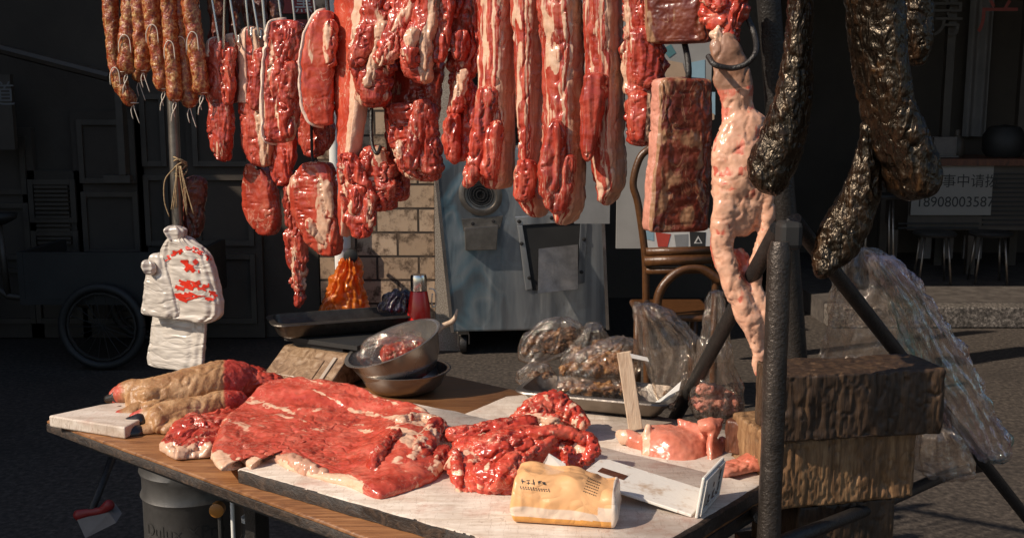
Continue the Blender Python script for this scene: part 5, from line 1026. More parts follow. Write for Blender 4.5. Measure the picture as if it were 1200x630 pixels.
def rough_block(name, label, corner, wdir, W, D, H, z0, mat, seed, n=(90, 60, 50), jag=.0028, group=None, cat='chopping block'):
    """block of end-grain wood with deep saw grooves down its faces"""
    wx = np.array([*wdir, 0.]); wx /= np.linalg.norm(wx); wy = np.array([-wx[1], wx[0], 0]); 
    bm = bmesh.new(); bmesh.ops.create_cube(bm, size=1.0)
    V = []; Fc = []
    def face(o, u, v, nu, nv):
        k = len(V); 
        for i in range(nu+1):
            for j in range(nv+1): V.append(o+u*i/nu+v*j/nv)
        for i in range(nu):
            for j in range(nv): q = k+i*(nv+1)+j; Fc.append((q, q+nv+1, q+nv+2, q+1))
    bm.free(); X, Y_, Z = np.array([W, 0, 0.]), np.array([0, D, 0.]), np.array([0, 0, H]); O = np.zeros(3)
    face(O, X, Z, n[0], n[2]); face(O+Y_, Z, X, n[2], n[0]); face(O, Z, Y_, n[2], n[1]); face(O+X, Y_, Z, n[1], n[2]); face(O, Y_, X, n[1], n[0]); face(O+Z, X, Y_, n[0], n[1])
    V = np.array(V); c = np.array([W/2, D/2, H/2]); 
    k = np.round(V, 6); _, ui, inv = np.unique(k, axis=0, return_index=True, return_inverse=True); V = V[ui]; inv = inv.ravel(); Fc = [tuple(inv[i] for i in f) for f in Fc]
    L = np.array([W, D, H])/2; d = V-c; r = .0055; core = np.clip(d, -(L-r), L-r); q = d-core; ln = np.linalg.norm(q, axis=1); s = ln > 1e-9; q[s] = q[s]/ln[s][:, None]*r; N = np.zeros_like(V); N[s] = q[s]/r
    V = core+q+c
    g = V*np.array([1, 1, .16])+.004*noise(V*25, seed+1)[:, None]; gro = -.0045*sm(noise(V*14, seed+12), -.25, .35)*(1-sm(np.abs(noise(g*48, seed)), 0, .14))-.0022*(1-sm(np.abs(noise(g*120, seed+2)), 0, .2)); side = (1-np.abs(N[:, 2]))
    dd = jag*fbm(V*9, 3, seed+4)+gro*side+.0006*fbm(V*60, 2, seed+6)+(-.004*(1-sm(np.abs(noise(V*np.array([14, 50, 1]), seed+8)), 0, .12)))*np.abs(N[:, 2])
    V = V+N*dd[:, None]
    o = mk(name, frame([*corner[:2], z0], wx, wy)(V), Fc, M[mat]); bm = bmesh.new(); bm.from_mesh(o.data); bmesh.ops.recalc_face_normals(bm, faces=bm.faces); bm.to_mesh(o.data); bm.free()
    return tag(o, label, cat, group)
GBk = 'stacked blocks of end-grain wood'
zb = [P(918, 601, 1.71)[2], P(918, 519, 1.71)[2], P(918, 437, 1.71)[2]]
c1 = P(918, 600, 1.71); w_ = np.array([.985, .17])
rough_block('chopping_block', 'upper of the stacked wooden blocks, dark with deep vertical saw marks', P(917, 480, 1.70), w_, .292, .115, zb[2]-zb[1]-.004, zb[1]+.002, 'block_dk', 3, group=GBk)
rough_block('chopping_block', 'middle block of the stack, lighter brown with a sunlit right half', P(914, 560, 1.715), np.array([.965, .26]), .262, .18, zb[1]-zb[0]-.001, zb[0]+.001, 'block', 11, group=GBk)
rough_block('chopping_block', 'lowest dark block of the stack, behind the pipe crossbar', P(935, 640, 1.74), np.array([.965, .26]), .19, .17, .12, zb[0]-.1215, 'block_dk', 17, group=GBk, n=(60, 40, 40))
stl = root('block_stool', [*P(930, 640, 1.74)[:2], 0], 'dark wooden stool carrying the stack of chopping blocks', 'stool')
zq = zb[0]-.1225; fo = P(925, 640, 1.73); wx = np.array([.965, .26, 0])/np.linalg.norm([.965, .26]); wy = np.array([-wx[1], wx[0], 0]); f = frame([*fo[:2], 0], wx, wy)
m = MB(); m.box((-.0, 0, zq-.03), (.24, .2, zq), f); m.mk('seat', M['brown_wood'], stl)
for a in ((.01, .01), (.2, .01), (.01, .16), (.2, .16)): m = MB(); m.box((*a, .004), (a[0]+.03, a[1]+.03, zq-.0305), f); m.mk('leg', M['brown_wood'], stl)
q = T(848, 531, ZB); rough_block('chopping_block', 'small reddish-brown wood block standing on the board behind the pink scrap', q, ex[:2], .075, .06, .062, ZT+.026, 'brown_wood', 23, n=(40, 30, 30), jag=.002)

# clear bags on the right
bag('clear_bag', 'tall clear plastic bag behind the slanting trestle leg', [(292, 1000, 1020), (305, 990, 1040), (330, 984, 1062), (370, 974, 1084), (410, 966, 1092), (432, 962, 1096)], 2.10, .07, 'film', fold=.014, seed=11, nfold=6)
bag('clear_bag', 'long clear bag with pink and turquoise glints, stretched down to the right', [(300, 1014, 1040), (318, 1024, 1062), (345, 1040, 1082), (380, 1054, 1106), (420, 1068, 1132), (455, 1090, 1150), (490, 1104, 1166), (515, 1118, 1184), (528, 1138, 1180), (540, 1150, 1166)], 2.04, .05, 'film_irid', fold=.014, seed=12, nfold=7)
bag('clear_bag', 'small sagging clear bag wedged beside the middle chopping block', [(500, 1086, 1110), (508, 1080, 1122), (525, 1076, 1134), (545, 1074, 1142), (556, 1078, 1140)], 1.98, .05, 'film', fold=.010, seed=13)
# ================================================================ machine
YM = 5.80
A0 = P(529, 389, YM); B0 = P(713, 382, YM+.08); mw = B0-A0; mw[2] = 0; Wm = np.linalg.norm(mw); mx = mw/Wm; my = np.array([-mx[1], mx[0], 0]); zm0 = A0[2]; 
mc = root('meat_machine', [*A0[:2], 0], 'freestanding stainless steel meat machine on castors with a dark hopper mouth', 'machine')
Hm = 1.02
lean = np.array([-.085, .0, 1.0])
f0 = frame([*A0[:2], 0], mx, my)
def fm(V): V = np.asarray(V, float); W_ = f0(V); k = (V[:, 2]-zm0)[:, None]; u = V[:, :1]/Wm; return W_ + k*(mx*(-.092)*(1-u)+mx*(-.055)*u)
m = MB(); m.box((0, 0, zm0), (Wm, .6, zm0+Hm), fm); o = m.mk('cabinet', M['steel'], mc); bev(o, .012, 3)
for u0, u1 in ((-.004, .014), (Wm-.014, Wm+.004)): m = MB(); m.box((u0, -.006, zm0-.002), (u1, -.0005, zm0+Hm), fm); m.mk('edge_highlight', M['chrome'], mc)  # polished strips added to give the cabinet bright edge highlights
m = MB()
def pan(x0, y0, x1, y1, z0, z1): m.box((x0, -z1, y0), (x1, -z0, y1), fm)
def mpx(px, py):   # photo point on the machine's front -> (x, z)
    r = ray(px, py); n = my; t = ((np.array([*A0[:2], 0])-CAM)@n)/(r@n); p = CAM+r*t; d = p-np.array([*A0[:2], 0]); z = p[2]; x = d@mx; k = z-zm0
    return (x+k*.092)/(1+k*.037/Wm), z
# round speaker-like port
x, z = mpx(563, 228); m = MB(); yv = lambda: None
R3 = np.array([[1, 0, 0], [0, 0, 1], [0, -1, 0]], float)
rl_ = MB()
def fl(mb, prof, x, z, n=36):
    th = np.arange(n)*2*pi/n; V = np.concatenate([np.stack([x+r*np.cos(th), np.full(n, -d), z+r*np.sin(th)], 1) for r, d in prof]); Fc = []
    for k in range(len(prof)-1):
        for jx in range(n): Fc.append((k*n+jx, k*n+(jx+1) % n, (k+1)*n+(jx+1) % n, (k+1)*n+jx))
    if prof[-1][0] > 1e-4: Fc.append(tuple(range((len(prof)-1)*n, len(prof)*n)))
    mb.add(fm(V), Fc)
m = MB(); fl(m, [(.115, 0), (.115, .014), (.10, .02), (.088, .02), (.084, .008), (.06, .004), (.0002, .002)], x, z); sp = m.mk('port_ring', M['steel_dk'], mc, auto=40)
m = MB()
for r in (.02, .035, .05, .065): fl(m, [(r+.005, .004), (r+.005, .010), (r, .010), (r, .004)], x, z, 28)
m.mk('port_mesh', M['black_steel'], sp, auto=40)
def quad_box(mb, pts, d0, d1):
    q = np.array([[*mpx(*p)] for p in pts]); V = np.concatenate([np.c_[q[:, 0], np.full(len(q), -d0), q[:, 1]], np.c_[q[:, 0], np.full(len(q), -d1), q[:, 1]]]); n = len(q)
    mb.add(fm(V), [tuple(range(n)), tuple(range(n, 2*n))[::-1]]+[(i, n+i, n+(i+1) % n, (i+1) % n) for i in range(n)])
m = MB(); quad_box(m, [(541, 256), (590, 252), (586, 268), (543, 271)], .001, .006); quad_box(m, [(544, 266), (583, 263), (581, 291), (545, 292)], .0005, .055); o = m.mk('outlet_box', M['steel_dk'], mc); bev(o, .004)
hp = MB(); fr_ = [((603, 254), (689, 247), (687, 259), (606, 264)), ((606, 264), (612, 263.5), (624, 338), (616, 340)), ((680, 259.5), (688, 259), (685, 331), (676, 333))]
for q in fr_: quad_box(hp, q, .0012, .012)
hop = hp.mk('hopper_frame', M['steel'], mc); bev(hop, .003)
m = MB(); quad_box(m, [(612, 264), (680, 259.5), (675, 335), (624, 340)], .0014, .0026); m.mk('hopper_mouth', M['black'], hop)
q = [mpx(*p) for p in ((631, 291), (677, 286), (674, 335), (628, 340))]
m = MB(); V = [[q[0][0], -.01, q[0][1]], [q[1][0], -.01, q[1][1]], [q[2][0], -.10, q[2][1]], [q[3][0], -.10, q[3][1]]]; V = fm(np.array(V)); n_ = np.cross(V[1]-V[0], V[3]-V[0]); n_ /= np.linalg.norm(n_); m.prism(V, n_*.006); m.mk('chute', M['steel_dk'], hop)
for p in ((608, 259), (646, 255), (684, 252), (611, 285), (620, 325), (684, 280), (681, 318)): x, z = mpx(*p); m = MB(); fl(m, [(.011, .0121), (.011, .016), (.006, .018), (.0002, .0185)], x, z, 12); m.mk('bolt', M['black_steel'], hop, auto=40)
for p in ((554, 262), (578, 259)): x, z = mpx(*p); m = MB(); fl(m, [(.010, .0061), (.010, .010), (.0002, .012)], x, z, 12); m.mk('bolt', M['black_steel'], mc, auto=40)
for u in (.08, .92):
    for v in (.08, .5):
        m = MB(); c = f0(np.array([[u*Wm, v, .055]]))[0]; rv = np.array([[0, 0, 1], [0, 1, 0], [-1, 0, 0]], float); m.lathe([(.02, -.02), (.05, -.018), (.053, 0), (.05, .018), (.02, .02)], c, 24, rv); ca = m.mk('castor', M['black_steel'], mc, auto=40)
        m = MB(); m.box((u*Wm-.03, v-.02, .112), (u*Wm+.03, v+.02, zm0-.001), f0); m.box((u*Wm-.034, v-.015, .055), (u*Wm-.026, v+.015, .1125), f0); m.box((u*Wm+.026, v-.015, .055), (u*Wm+.034, v+.015, .1125), f0); m.mk('bracket', M['steel_dk'], ca)
# ---------------------------------------------------------------- walls behind
YB = 6.45
def wallbox(name, px0, px1, Y, z0, z1, d, mat, label, cat, parent=None):
    x0 = P(px0, 200, Y)[0]; x1 = P(px1, 200, Y)[0]; m = MB(); m.box((x0, Y, z0), (x1, Y+d, z1)); o = m.mk(name, M[mat], parent)
    return tag(o, label, cat) if label else o
wallbox('brick_wall', 372, 508, 5.95, 0.003, 2.6, .15, 'brick', 'short wall of large tan bricks behind the orange bag and flask', 'wall')
wallbox('stone_pier', 508.5, 540, 5.93, 0.003, 2.6, .15, 'terrazzo', 'narrow speckled stone pier between the brick wall and the meat machine', 'pillar')
wp = MB(); x = P(407, 200, 5.9)[0]; wp.tube([[x-.04, 5.9, .004], [x-.04, 5.9, .62]], .042, 20); wp.tube([[x-.04, 5.9, .6], [x-.04, 5.9, .68]], .050, 20); wp.tube([[x-.065, 5.9, .68], [x-.065, 5.9, 2.5]], .033, 18); tag(wp.mk('drain_pipe', M['paper'], smooth=True, auto=50), 'white plastic drain pipe running up the brick wall', 'pipe')
bag('orange_bag', 'translucent orange plastic bag hung from a black knob on the white pipe', [(302, 402, 416), (312, 400, 420), (330, 391, 423), (350, 382, 428), (372, 374, 432), (384, 374, 432)], 5.72, .05, 'film_orange', fold=.03, seed=15, nfold=6, endr=(4, 6))
m = MB(); c = P(411, 300, 5.70); m.lathe([(.02, -.02), (.038, -.012), (.038, .012), (.02, .02)], c, 20, R3); m.tube([c, c+[0, .17, 0]], .012, 10); tag(m.mk('wall_knob', M['black'], auto=40), 'round black knob on the white pipe, holding up the orange bag', 'knob')
# dark shop at left
sh = root('dark_shop', [-3, 6.2, 0], 'unlit dark shopfront with panelled doors behind the white carrier bags', 'shop')
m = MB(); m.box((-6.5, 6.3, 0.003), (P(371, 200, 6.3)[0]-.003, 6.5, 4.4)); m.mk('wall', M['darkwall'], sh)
m = MB(); a = P(-20, 52, 6.0); b = P(128, 90, 6.0); m.tube([a+[0, 0, 0], b], .03, 8); m.box((P(128, 0, 6.05)[0], 6.05, P(0, 205, 6.05)[2]), (P(136, 0, 6.05)[0], 6.12, P(0, 92, 6.05)[2])); m.box((P(108, 0, 6.05)[0], 6.06, P(0, 208, 6.05)[2]-.03), (P(140, 0, 6.05)[0], 6.11, P(0, 205, 6.05)[2]-.002)); m.mk('awning_frame', M['darkframe'], sh)
for px0, px1, y0, y1 in ((-40, 36, 150, 420), (40, 96, 200, 420), (100, 165, 130, 420), (172, 200, 100, 420), (230, 300, 100, 420)):
    lo, hi = P(px0, y1, 6.25), P(px1, y0, 6.25); dr = MB(); dr.box((lo[0], 6.25, .01), (hi[0], 6.297, hi[2])); d_ = dr.mk('door', M['darkwall'], sh)
    m = MB(); w = .04
    for k in range(3):
        z0 = .1+(hi[2]-.1)*k/3; z1 = .1+(hi[2]-.1)*(k+1)/3-.05; m.box((lo[0]+w, 6.23, z0), (lo[0]+w+.03, 6.249, z1)); m.box((hi[0]-w-.03, 6.23, z0), (hi[0]-w, 6.249, z1)); m.box((lo[0]+w+.031, 6.23, z0), (hi[0]-w-.031, 6.249, z0+.03)); m.box((lo[0]+w+.031, 6.23, z1-.03), (hi[0]-w-.031, 6.249, z1))
    if px0 == 40:
        for k in range(14): z = P(0, 285-k*5, 6.25)[2]; m.box((lo[0]+.08, 6.222, z), (hi[0]-.08, 6.2475, z+.014))
    m.mk('panel_frame', M['darkframe'], d_)
m = MB(); lo, hi = P(-30, 150, 6.0), P(12, 98, 6.0); m.box((lo[0], 6.0, lo[2]-.12), (hi[0], 6.04, hi[2]+.05)); sg = tag(m.mk('shop_sign', M['darkframe']), 'dim dark sign with a grey character at the photo\'s left edge', 'sign')
M['dimtext'] = plain('dim_lettering', (.16, .155, .15), .7, 0, .05)
def put_text(name, body, px, py, Y, hpx, mat, parent, dy=.003):
    s = hpx*Y/F*1.15; V, Fc = text_verts(body, s); c = P(px, py, Y); V = np.c_[V[:, 0], np.zeros(len(V)), V[:, 1]]+c; V[:, 1] = Y-dy; return mk(name, V, Fc, M[mat], parent, smooth=False)
put_text('lettering', '道', 3, 112, 6.0, 26, 'dimtext', sg)
# tricycle in the dark: frame, wheel, box
tc = root('cargo_tricycle', [-2.0, 5.3, 0], 'dark cargo tricycle parked in the shade behind the carrier bags', 'tricycle')
def wheel(c, r, nm='wheel'):
    m = MB(); a = np.linspace(0, 2*pi, 40); m.tube(np.stack([c[0]+r*np.cos(a), np.full(40, c[1]), c[2]+r*np.sin(a)], 1), .022, 10, cap=False); w = m.mk(nm, M['black'], tc, True)
    m = MB(); a = np.arange(18)*2*pi/18
    for t in a: m.tube([np.array([c[0], c[1], c[2]]), np.array([c[0]+(r-.02)*math.cos(t), c[1], c[2]+(r-.02)*math.sin(t)])], .0025, 5)
    m.mk('spoke', M['black_steel'], w); m = MB(); m.tube(np.stack([c[0]+(r-.03)*np.cos(np.r_[a, a[:1]]), np.full(19, c[1]), c[2]+(r-.03)*np.sin(np.r_[a, a[:1]])], 1), .008, 6); m.mk('rim', M['black_steel'], w)
wc = P(122, 425, 5.5); wc[2] = .235; wheel(wc, .21); wheel(wc+[0, .7, 0], .21); wheel(wc+[-1.15, .35, 0], .21)
m = MB(); m.box((wc[0]-.45, wc[1]+.06, .34), (wc[0]+.5, wc[1]+.62, .37)); m.box((wc[0]-.45, wc[1]+.06, .3705), (wc[0]-.42, wc[1]+.62, .62)); m.box((wc[0]+.47, wc[1]+.06, .3705), (wc[0]+.5, wc[1]+.62, .62)); m.box((wc[0]-.419, wc[1]+.06, .3705), (wc[0]+.469, wc[1]+.09, .62)); m.mk('cargo_box', M['black'], tc)
m = MB(); b = wc+[-1.15, .35, 0]; m.tube([b, b+[.12, 0, .45], b+[.16, 0, .7]], .018, 8); m.tube([b+[.12, 0, .40], b+[.5, 0, .1], wc+[-.2, .35, .05]], .02, 8); m.tube([b+[.16, -.28, .68], b+[.12, -.1, .74], b+[.12, .1, .74], b+[.16, .28, .68]], .013, 8); m.tube([b+[.5, 0, .1], b+[.48, 0, .5]], .018, 8); m.mk('frame', M['darkframe'], tc, True)
m = MB(); m.lathe([(.03, .0), (.09, .03), (.1, .06), (.0001, .07)], b+[.48, 0, .5], 20); m.mk('saddle', M['black'], tc, True)
# poster behind the belly slab
pw = root('printed_banner', P(755, 300, 4.9), 'pale hanging banner with faded pictures and recycling icons behind the belly slab', 'banner')
YP = 4.9
lo, hi = P(722, 291, YP), P(838, -60, YP); m = MB(); m.box((lo[0], YP, lo[2]), (hi[0], YP+.02, hi[2])); lo2, hi2 = P(673, 262, YP+.4), P(719, -60, YP+.4); m.mk('sheet', M['poster'], pw)
def patch(pts, mat, d, parent=pw, Y=YP):
    m = MB(); m.prism([P(*p, Y)+[0, -d, 0] for p in pts], [0, .0012, 0]); return m.mk('printed_patch', M[mat], parent)
for nm, c in (('pale_blue', (.24, .36, .42)), ('teal', (.07, .17, .18)), ('sand', (.38, .26, .17)), ('off_white', (.52, .5, .47)), ('dull_red', (.42, .05, .03)), ('mid_grey', (.2, .2, .2))): M[nm] = plain(nm, c, .6, 0, .15, 12)
patch([(778, 70), (800, 74), (806, 96), (780, 92)], 'sand', .002); patch([(806, 74), (826, 70), (826, 92), (808, 94)], 'pale_blue', .002); patch([(776, 58), (786, 52), (792, 62), (784, 68)], 'teal', .002); patch([(832, 120), (837, 120), (837, 140), (832, 142)], 'sand', .002)
patch([(757, 258), (837, 268), (837, 290), (757, 290)], 'off_white', .002); patch([(768, 272), (786, 274), (782, 289), (771, 289)], 'dull_red', .0036); patch([(790, 275), (806, 274), (806, 289), (792, 290)], 'mid_grey', .0036); patch([(808, 271), (827, 272), (826, 289), (809, 289)], 'black', .0036); patch([(818, 276), (823, 285), (813, 285)], 'off_white', .0052); patch([(818, 279), (820.6, 283.6), (815.4, 283.6)], 'black', .0066); patch([(757, 262), (766, 263), (766, 282), (757, 280)], 'pale_blue', .0036); patch([(834, 108), (838, 108), (838, 135), (834, 132)], 'pale_blue', .0036)
nb = tag((lambda m: m.mk('notice_board', M['mid_grey']))(MB().box((lo2[0], YP+.4, lo2[2]), (hi2[0], YP+.43, hi2[2]))), 'tall grey notice sheet with small print behind the belly strips', 'notice')
m = MB(); R = random.Random(9)
for k in range(6):
    y = 14+k*7
    for q in range(3):
        c = P(680+q*5+R.uniform(-1, 1), y, YP+.4); m.box((c[0]-.007, YP+.3975, c[2]-.008), (c[0]+.007, YP+.399, c[2]-.004)); m.box((c[0]-.002, YP+.396, c[2]-.010), (c[0]+.002, YP+.3972, c[2]+.006))
m.mk('small_print', M['ink'], nb)
# rattan chair
rc = root('rattan_chair', [*P(795, 400, 4.55)[:2], 0], 'brown rattan chair with curved bamboo frame behind the food tray', 'chair')
YR = 4.55; m = MB(); m.tube([P(755, 306, YR), P(838, 303, YR)], .022, 14); m.tube([P(757, 295, YR+.01), P(836, 293, YR+.01)], .018, 14); m.tube([P(757, 317, YR+.01), P(836, 316, YR+.01)], .016, 14); m.mk('back_rail', M['rattan'], rc, True)
m = MB(); m.tube([P(768, 372, YR), P(774, 340, YR), P(795, 318, YR), P(820, 314, YR), P(846, 330, YR)], .020, 14, sub=6); m.mk('arch', M['rattan'], rc, True)
for pts in ([(760, 430), (757, 350), (756, 300), (748, 240), (742, 215), (750, 185), (764, 172)], [(836, 430), (838, 350), (838, 300), (842, 240), (840, 190), (834, 172)]):
    q = [P(x, y, YR+.03) for x, y in pts]; q[0][2] = .004; m = MB(); m.tube(q, .016, 14, sub=5); m.mk('leg', M['rattan'], rc, True)
m = MB(); z = P(0, 372, YR)[2]; xa, xb = P(756, 370, YR)[0], P(838, 370, YR)[0]; m.box((xa-.02, YR+.05, z-.03), (xb+.02, YR+.45, z)); o = m.mk('seat', M['rattan'], rc); bev(o, .012)
for x in (xa+.02, xb-.02): m = MB(); m.tube([[x, YR+.43, .004], [x, YR+.42, z-.031]], .02, 12); m.mk('leg', M['rattan'], rc, True)
# red shop sign above the hooks
YS = 6.0; lo, hi = P(330, 16, YS), P(394, -70, YS); m = MB(); m.box((lo[0], YS, lo[2]), (hi[0], YS+.05, hi[2])); M['sign_red'] = plain('sign_red', (.22, .012, .012), .5, 0, .1)
rs = tag(m.mk('red_sign', M['sign_red']), 'dark red shop sign with pale characters, seen between the hooks', 'sign')
put_text('lettering', '黑', 356, 6, YS, 19, 'off_white', rs); put_text('lettering', '禾', 377, 5, YS, 19, 'off_white', rs)
m = MB(); lo, hi = P(332, 48, YS), P(392, 23, YS); m.box((lo[0], YS+.01, lo[2]), (hi[0], YS+.05, hi[2])); tag(m.mk('red_sign', M['sign_red']), 'lower red sign strip under the one with characters', 'sign')
# back wall of the middle (dark)
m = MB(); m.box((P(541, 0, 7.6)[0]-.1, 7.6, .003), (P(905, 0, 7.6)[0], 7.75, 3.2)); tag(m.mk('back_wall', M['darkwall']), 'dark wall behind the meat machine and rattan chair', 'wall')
# ---------------------------------------------------------------- shop on the right
YH = 7.75
PZ = .14
hs = root('property_shop', [P(1060, 300, YH)[0], YH, PZ], 'dim shopfront with dark counter and big characters on its glass, at the far right', 'shop')
m = MB(); m.box((P(905, 0, YH+1.2)[0]+.003, YH+1.2, PZ+.003), (6.6, YH+1.35, 3.6)); m.mk('wall', M['darkwall'], hs)
M['curtain'] = plain('grey_curtain', (.20, .18, .165), .8, 0, .15, 6)
m = MB(); lo, hi = P(1128, 160, YH+1.1), P(1172, -80, YH+1.1); xs = np.linspace(lo[0], hi[0], 60); V = np.concatenate([np.c_[xs, YH+1.1+.02*np.sin(xs*60), np.full(60, lo[2])], np.c_[xs, YH+1.1+.02*np.sin(xs*60), np.full(60, hi[2])], np.c_[xs, YH+1.11+.02*np.sin(xs*60), np.full(60, lo[2])], np.c_[xs, YH+1.11+.02*np.sin(xs*60), np.full(60, hi[2])]]); m.add(V, [(i, i+1, 61+i, 60+i) for i in range(59)]+[(121+i, 120+i, 180+i, 181+i) for i in range(59)]); m.mk('curtain', M['curtain'], hs, True)
for px in (1050, 1118, 1208): lo = P(px, 0, YH+.5); m = MB(); m.box((lo[0]-.03, YH+.5, PZ+.002), (lo[0]+.03, YH+.56, 3.2)); m.mk('window_frame', M['darkframe'], hs)
M['sign_letter'] = plain('red_letter', (.24, .035, .02), .5, 0, .1)
put_text('lettering', '产', 1170, 18, YH+.45, 44, 'sign_letter', hs); put_text('lettering', '房', 1108, 24, YH+.45, 40, 'darkframe', hs)
dk = root('shop_counter', [*P(1130, 300, YH)[:2], PZ], 'dark counter with slatted front, holding the phone-number notice', 'counter')
lo, hi = P(1062, 312, YH), P(1260, 186, YH); m = MB(); m.box((lo[0], YH+.03, P(0, 270, YH)[2]), (hi[0], YH+.6, hi[2]-.05)); m.mk('cabinet', M['darkframe'], dk); m = MB(); m.box((lo[0]-.05, YH-.03, hi[2]-.049), (hi[0]+.05, YH+.64, hi[2])); m.mk('top', M['brown_wood'], dk)
m = MB()
for k in range(12): z = P(0, 204+k*5.4, YH)[2]; m.box((P(1171, 0, YH)[0], YH+.015, z-.008), (P(1230, 0, YH)[0], YH+.0295, z+.006))
for k in range(2): z = P(0, 262+k*5, YH)[2]; m.box((P(1068, 0, YH)[0], YH+.014, z-.008), (P(1166, 0, YH)[0], YH+.0292, z+.004))
m.mk('slat', M['black'], dk)
M['panel_pale'] = plain('pale_panel', (.15, .13, .115), .6, 0, .15)
for a, b in ((1076, 1092), (1106, 1118), (1128, 1152)): p0, p1 = P(a, 303, YH+.3), P(b, 276, YH+.3); m = MB(); m.box((p0[0], YH+.3, p0[2]), (p1[0], YH+.32, p1[2])); m.mk('inner_panel', M['panel_pale'], dk)
for px in (1066, 1162, 1252): x = P(px, 0, YH)[0]; m = MB(); m.box((x-.03, YH+.05, PZ+.003), (x+.03, YH+.1, P(0, 270, YH)[2]-.001)); m.mk('leg', M['darkframe'], dk)
M['notice_paper'] = plain('notice_paper', (.27, .25, .22), .7, 0, .06, 8)
lo, hi = P(1067, 252, YH), P(1165, 192, YH); m = MB(); m.box((lo[0], YH-.0, lo[2]), (hi[0], YH+.004, hi[2])); no = tag(m.mk('phone_notice', M['notice_paper']), 'pale paper notice with a phone number, fixed to the shop counter', 'notice')
put_text('lettering', '外出办事中请拨', 1112, 213, YH, 14.5, 'ink', no); 
s = 17*YH/F; V, Fc = text_verts('18908003587', s); wv = V[:, 0].max()-V[:, 0].min(); V[:, 0] *= (88*YH/F)/wv; c = P(1119, 237, YH); V = np.c_[V[:, 0]+c[0], np.full(len(V), YH-.003), V[:, 1]+c[2]]; mk('lettering', V, Fc, M['ink'], no, smooth=False)
ct = P(1110, 186, YH+.2)
m = MB(); z = P(0, 186, YH)[2]; bx = frame([P(1116, 0, YH+.2)[0], YH+.15, z+.001], np.array([1., 0, 0]), np.array([0, 1., 0])); m.box((-.10, 0, 0), (.10, .12, .012), bx); m.box((-.085, .01, .0125), (.085, .11, .15), bx); m.box((-.075, .005, .025), (.075, .0095, .135), bx); o = m.mk('counter_box', M['panel_pale']); bev(o, .006); tag(o, 'small pale box standing on the shop counter', 'box')
m = MB(); m.lathe([(.045, 0), (.06, .02), (.055, .12), (.02, .16), (.02, .2), (.0001, .2)], [P(1132, 0, YH+.25)[0], YH+.25, z+.001], 20); tag(m.mk('jar', M['darkframe'], auto=40), 'dark round jar on the shop counter beside the pale box', 'jar')
m = MB(); x = P(1188, 0, YH+.3)[0]; m.lathe([(.12, 0), (.15, .05), (.15, .16), (.11, .22), (.0001, .24)], [x, YH+.3, z+.001], 24); tag(m.mk('bin', M['black'], auto=40), 'black rounded container at the right end of the shop counter', 'container')
# steel-tube stools in front of the counter
for px, y0, y1, lab in ((1043, 232, 318, 'thin chrome-legged stool at the left, behind the clear bags'), (1112, 276, 340, 'middle chrome-legged stool in front of the shop counter'), (1180, 276, 338, 'chrome-legged stool at the right edge in front of the shop counter')):
    Y = 7.45; so = root('stool', [P(px, 0, Y)[0], Y, PZ], lab, 'stool', 'chrome-legged stools at the shop'); zt_ = P(0, y0, Y)[2]; x = P(px, 0, Y)[0]
    m = MB(); m.lathe([(.0001, zt_-PZ), (.14, zt_-PZ), (.15, zt_-PZ+.015), (.14, zt_-PZ+.03), (.0001, zt_-PZ+.034)], [x, Y, PZ], 24); m.mk('seat', M['black'], so, auto=40)
    for k in range(4): t = .6+k*pi/2; m = MB(); m.tube([[x+.11*math.cos(t), Y+.11*math.sin(t), zt_-.001], [x+.15*math.cos(t), Y+.15*math.sin(t), PZ+.003]], .009, 10); m.mk('leg', M['steel_dk'], so, True)
# ---------------------------------------------------------------- under the table
db = root('paint_drum', [*T(212, 560, .40)[:2], 0], 'dented galvanised paint drum with printed letters, standing under the table', 'drum')
Yd = 2.42; cx = P(216, 560, Yd)[0]; rD = 61*Yd/F; zt_ = P(0, 537, Yd)[2]; c = np.array([cx, Yd+.06, 0.003]); ORG[db] = c; db.location = Vector(c)
h = zt_; m = MB(); prof = [(rD*.97, 0), (rD, .012), (rD, h*.3), (rD*1.018, h*.315), (rD, h*.33)]
zz = P(0, 584, Yd)[2]; prof += [(rD, zz-.012), (rD*1.045, zz), (rD, zz+.012), (rD, h-.055), (rD*1.045, h-.040), (rD*1.0, h-.026), (rD*1.0, h-.012), (rD*1.05, h-.006), (rD*1.05, h), (rD*.98, h+.001), (rD*.97, h-.02), (.0001, h-.02)]
m.lathe(prof, c, 72); V = m.v[-1]; V[:, :2] += (V[:, :2]-c[:2])*(.02*noise(V*9, 2))[:, None]; m.mk('body', M['galv'], db, auto=40)
def wrap_text(body, size, ang0, z):
    V, Fc = text_verts(body, size)
    bm = bmesh.new(); vs = [bm.verts.new(v) for v in V]; 
    for f_ in Fc:
        try: bm.faces.new([vs[i] for i in f_])
        except ValueError: pass
    bmesh.ops.subdivide_edges(bm, edges=[e for e in bm.edges if e.calc_length() > .02], cuts=2); bm.verts.index_update(); V = np.array([v.co[:] for v in bm.verts]); Fc = [tuple(v.index for v in f_.verts) for f_ in bm.faces]; bm.free()
    a = math.radians(ang0)+V[:, 0]/rD; r = rD*1.012; W = np.c_[c[0]+r*np.sin(a), c[1]-r*np.cos(a), z+V[:, 1]]; return mk('lettering', W, Fc, M['ink'], db, smooth=False)
wrap_text('Dulux XPro', .042, 3, P(0, 614, Yd)[2]); wrap_text('多乐士专业', .040, -2, P(0, 633, Yd)[2])
pbk = root('bottle_crate', [*T(270, 630, .3)[:2], 0], 'black crate under the table, next to the paint drum', 'crate')
Yq = 2.05; x0 = P(330, 0, Yq)[0]; f = frame([x0, Yq, 0.003], ex, ey); zt_ = .42; m = MB(); m.box((0, 0, 0), (.35, .3, .012), f)
for a, b in (((0, 0), (.35, .012)), ((0, .288), (.35, .3))):
    for k in range(4): m.box((a[0], a[1], .013+k*.10), (b[0], b[1], .085+k*.10), f)
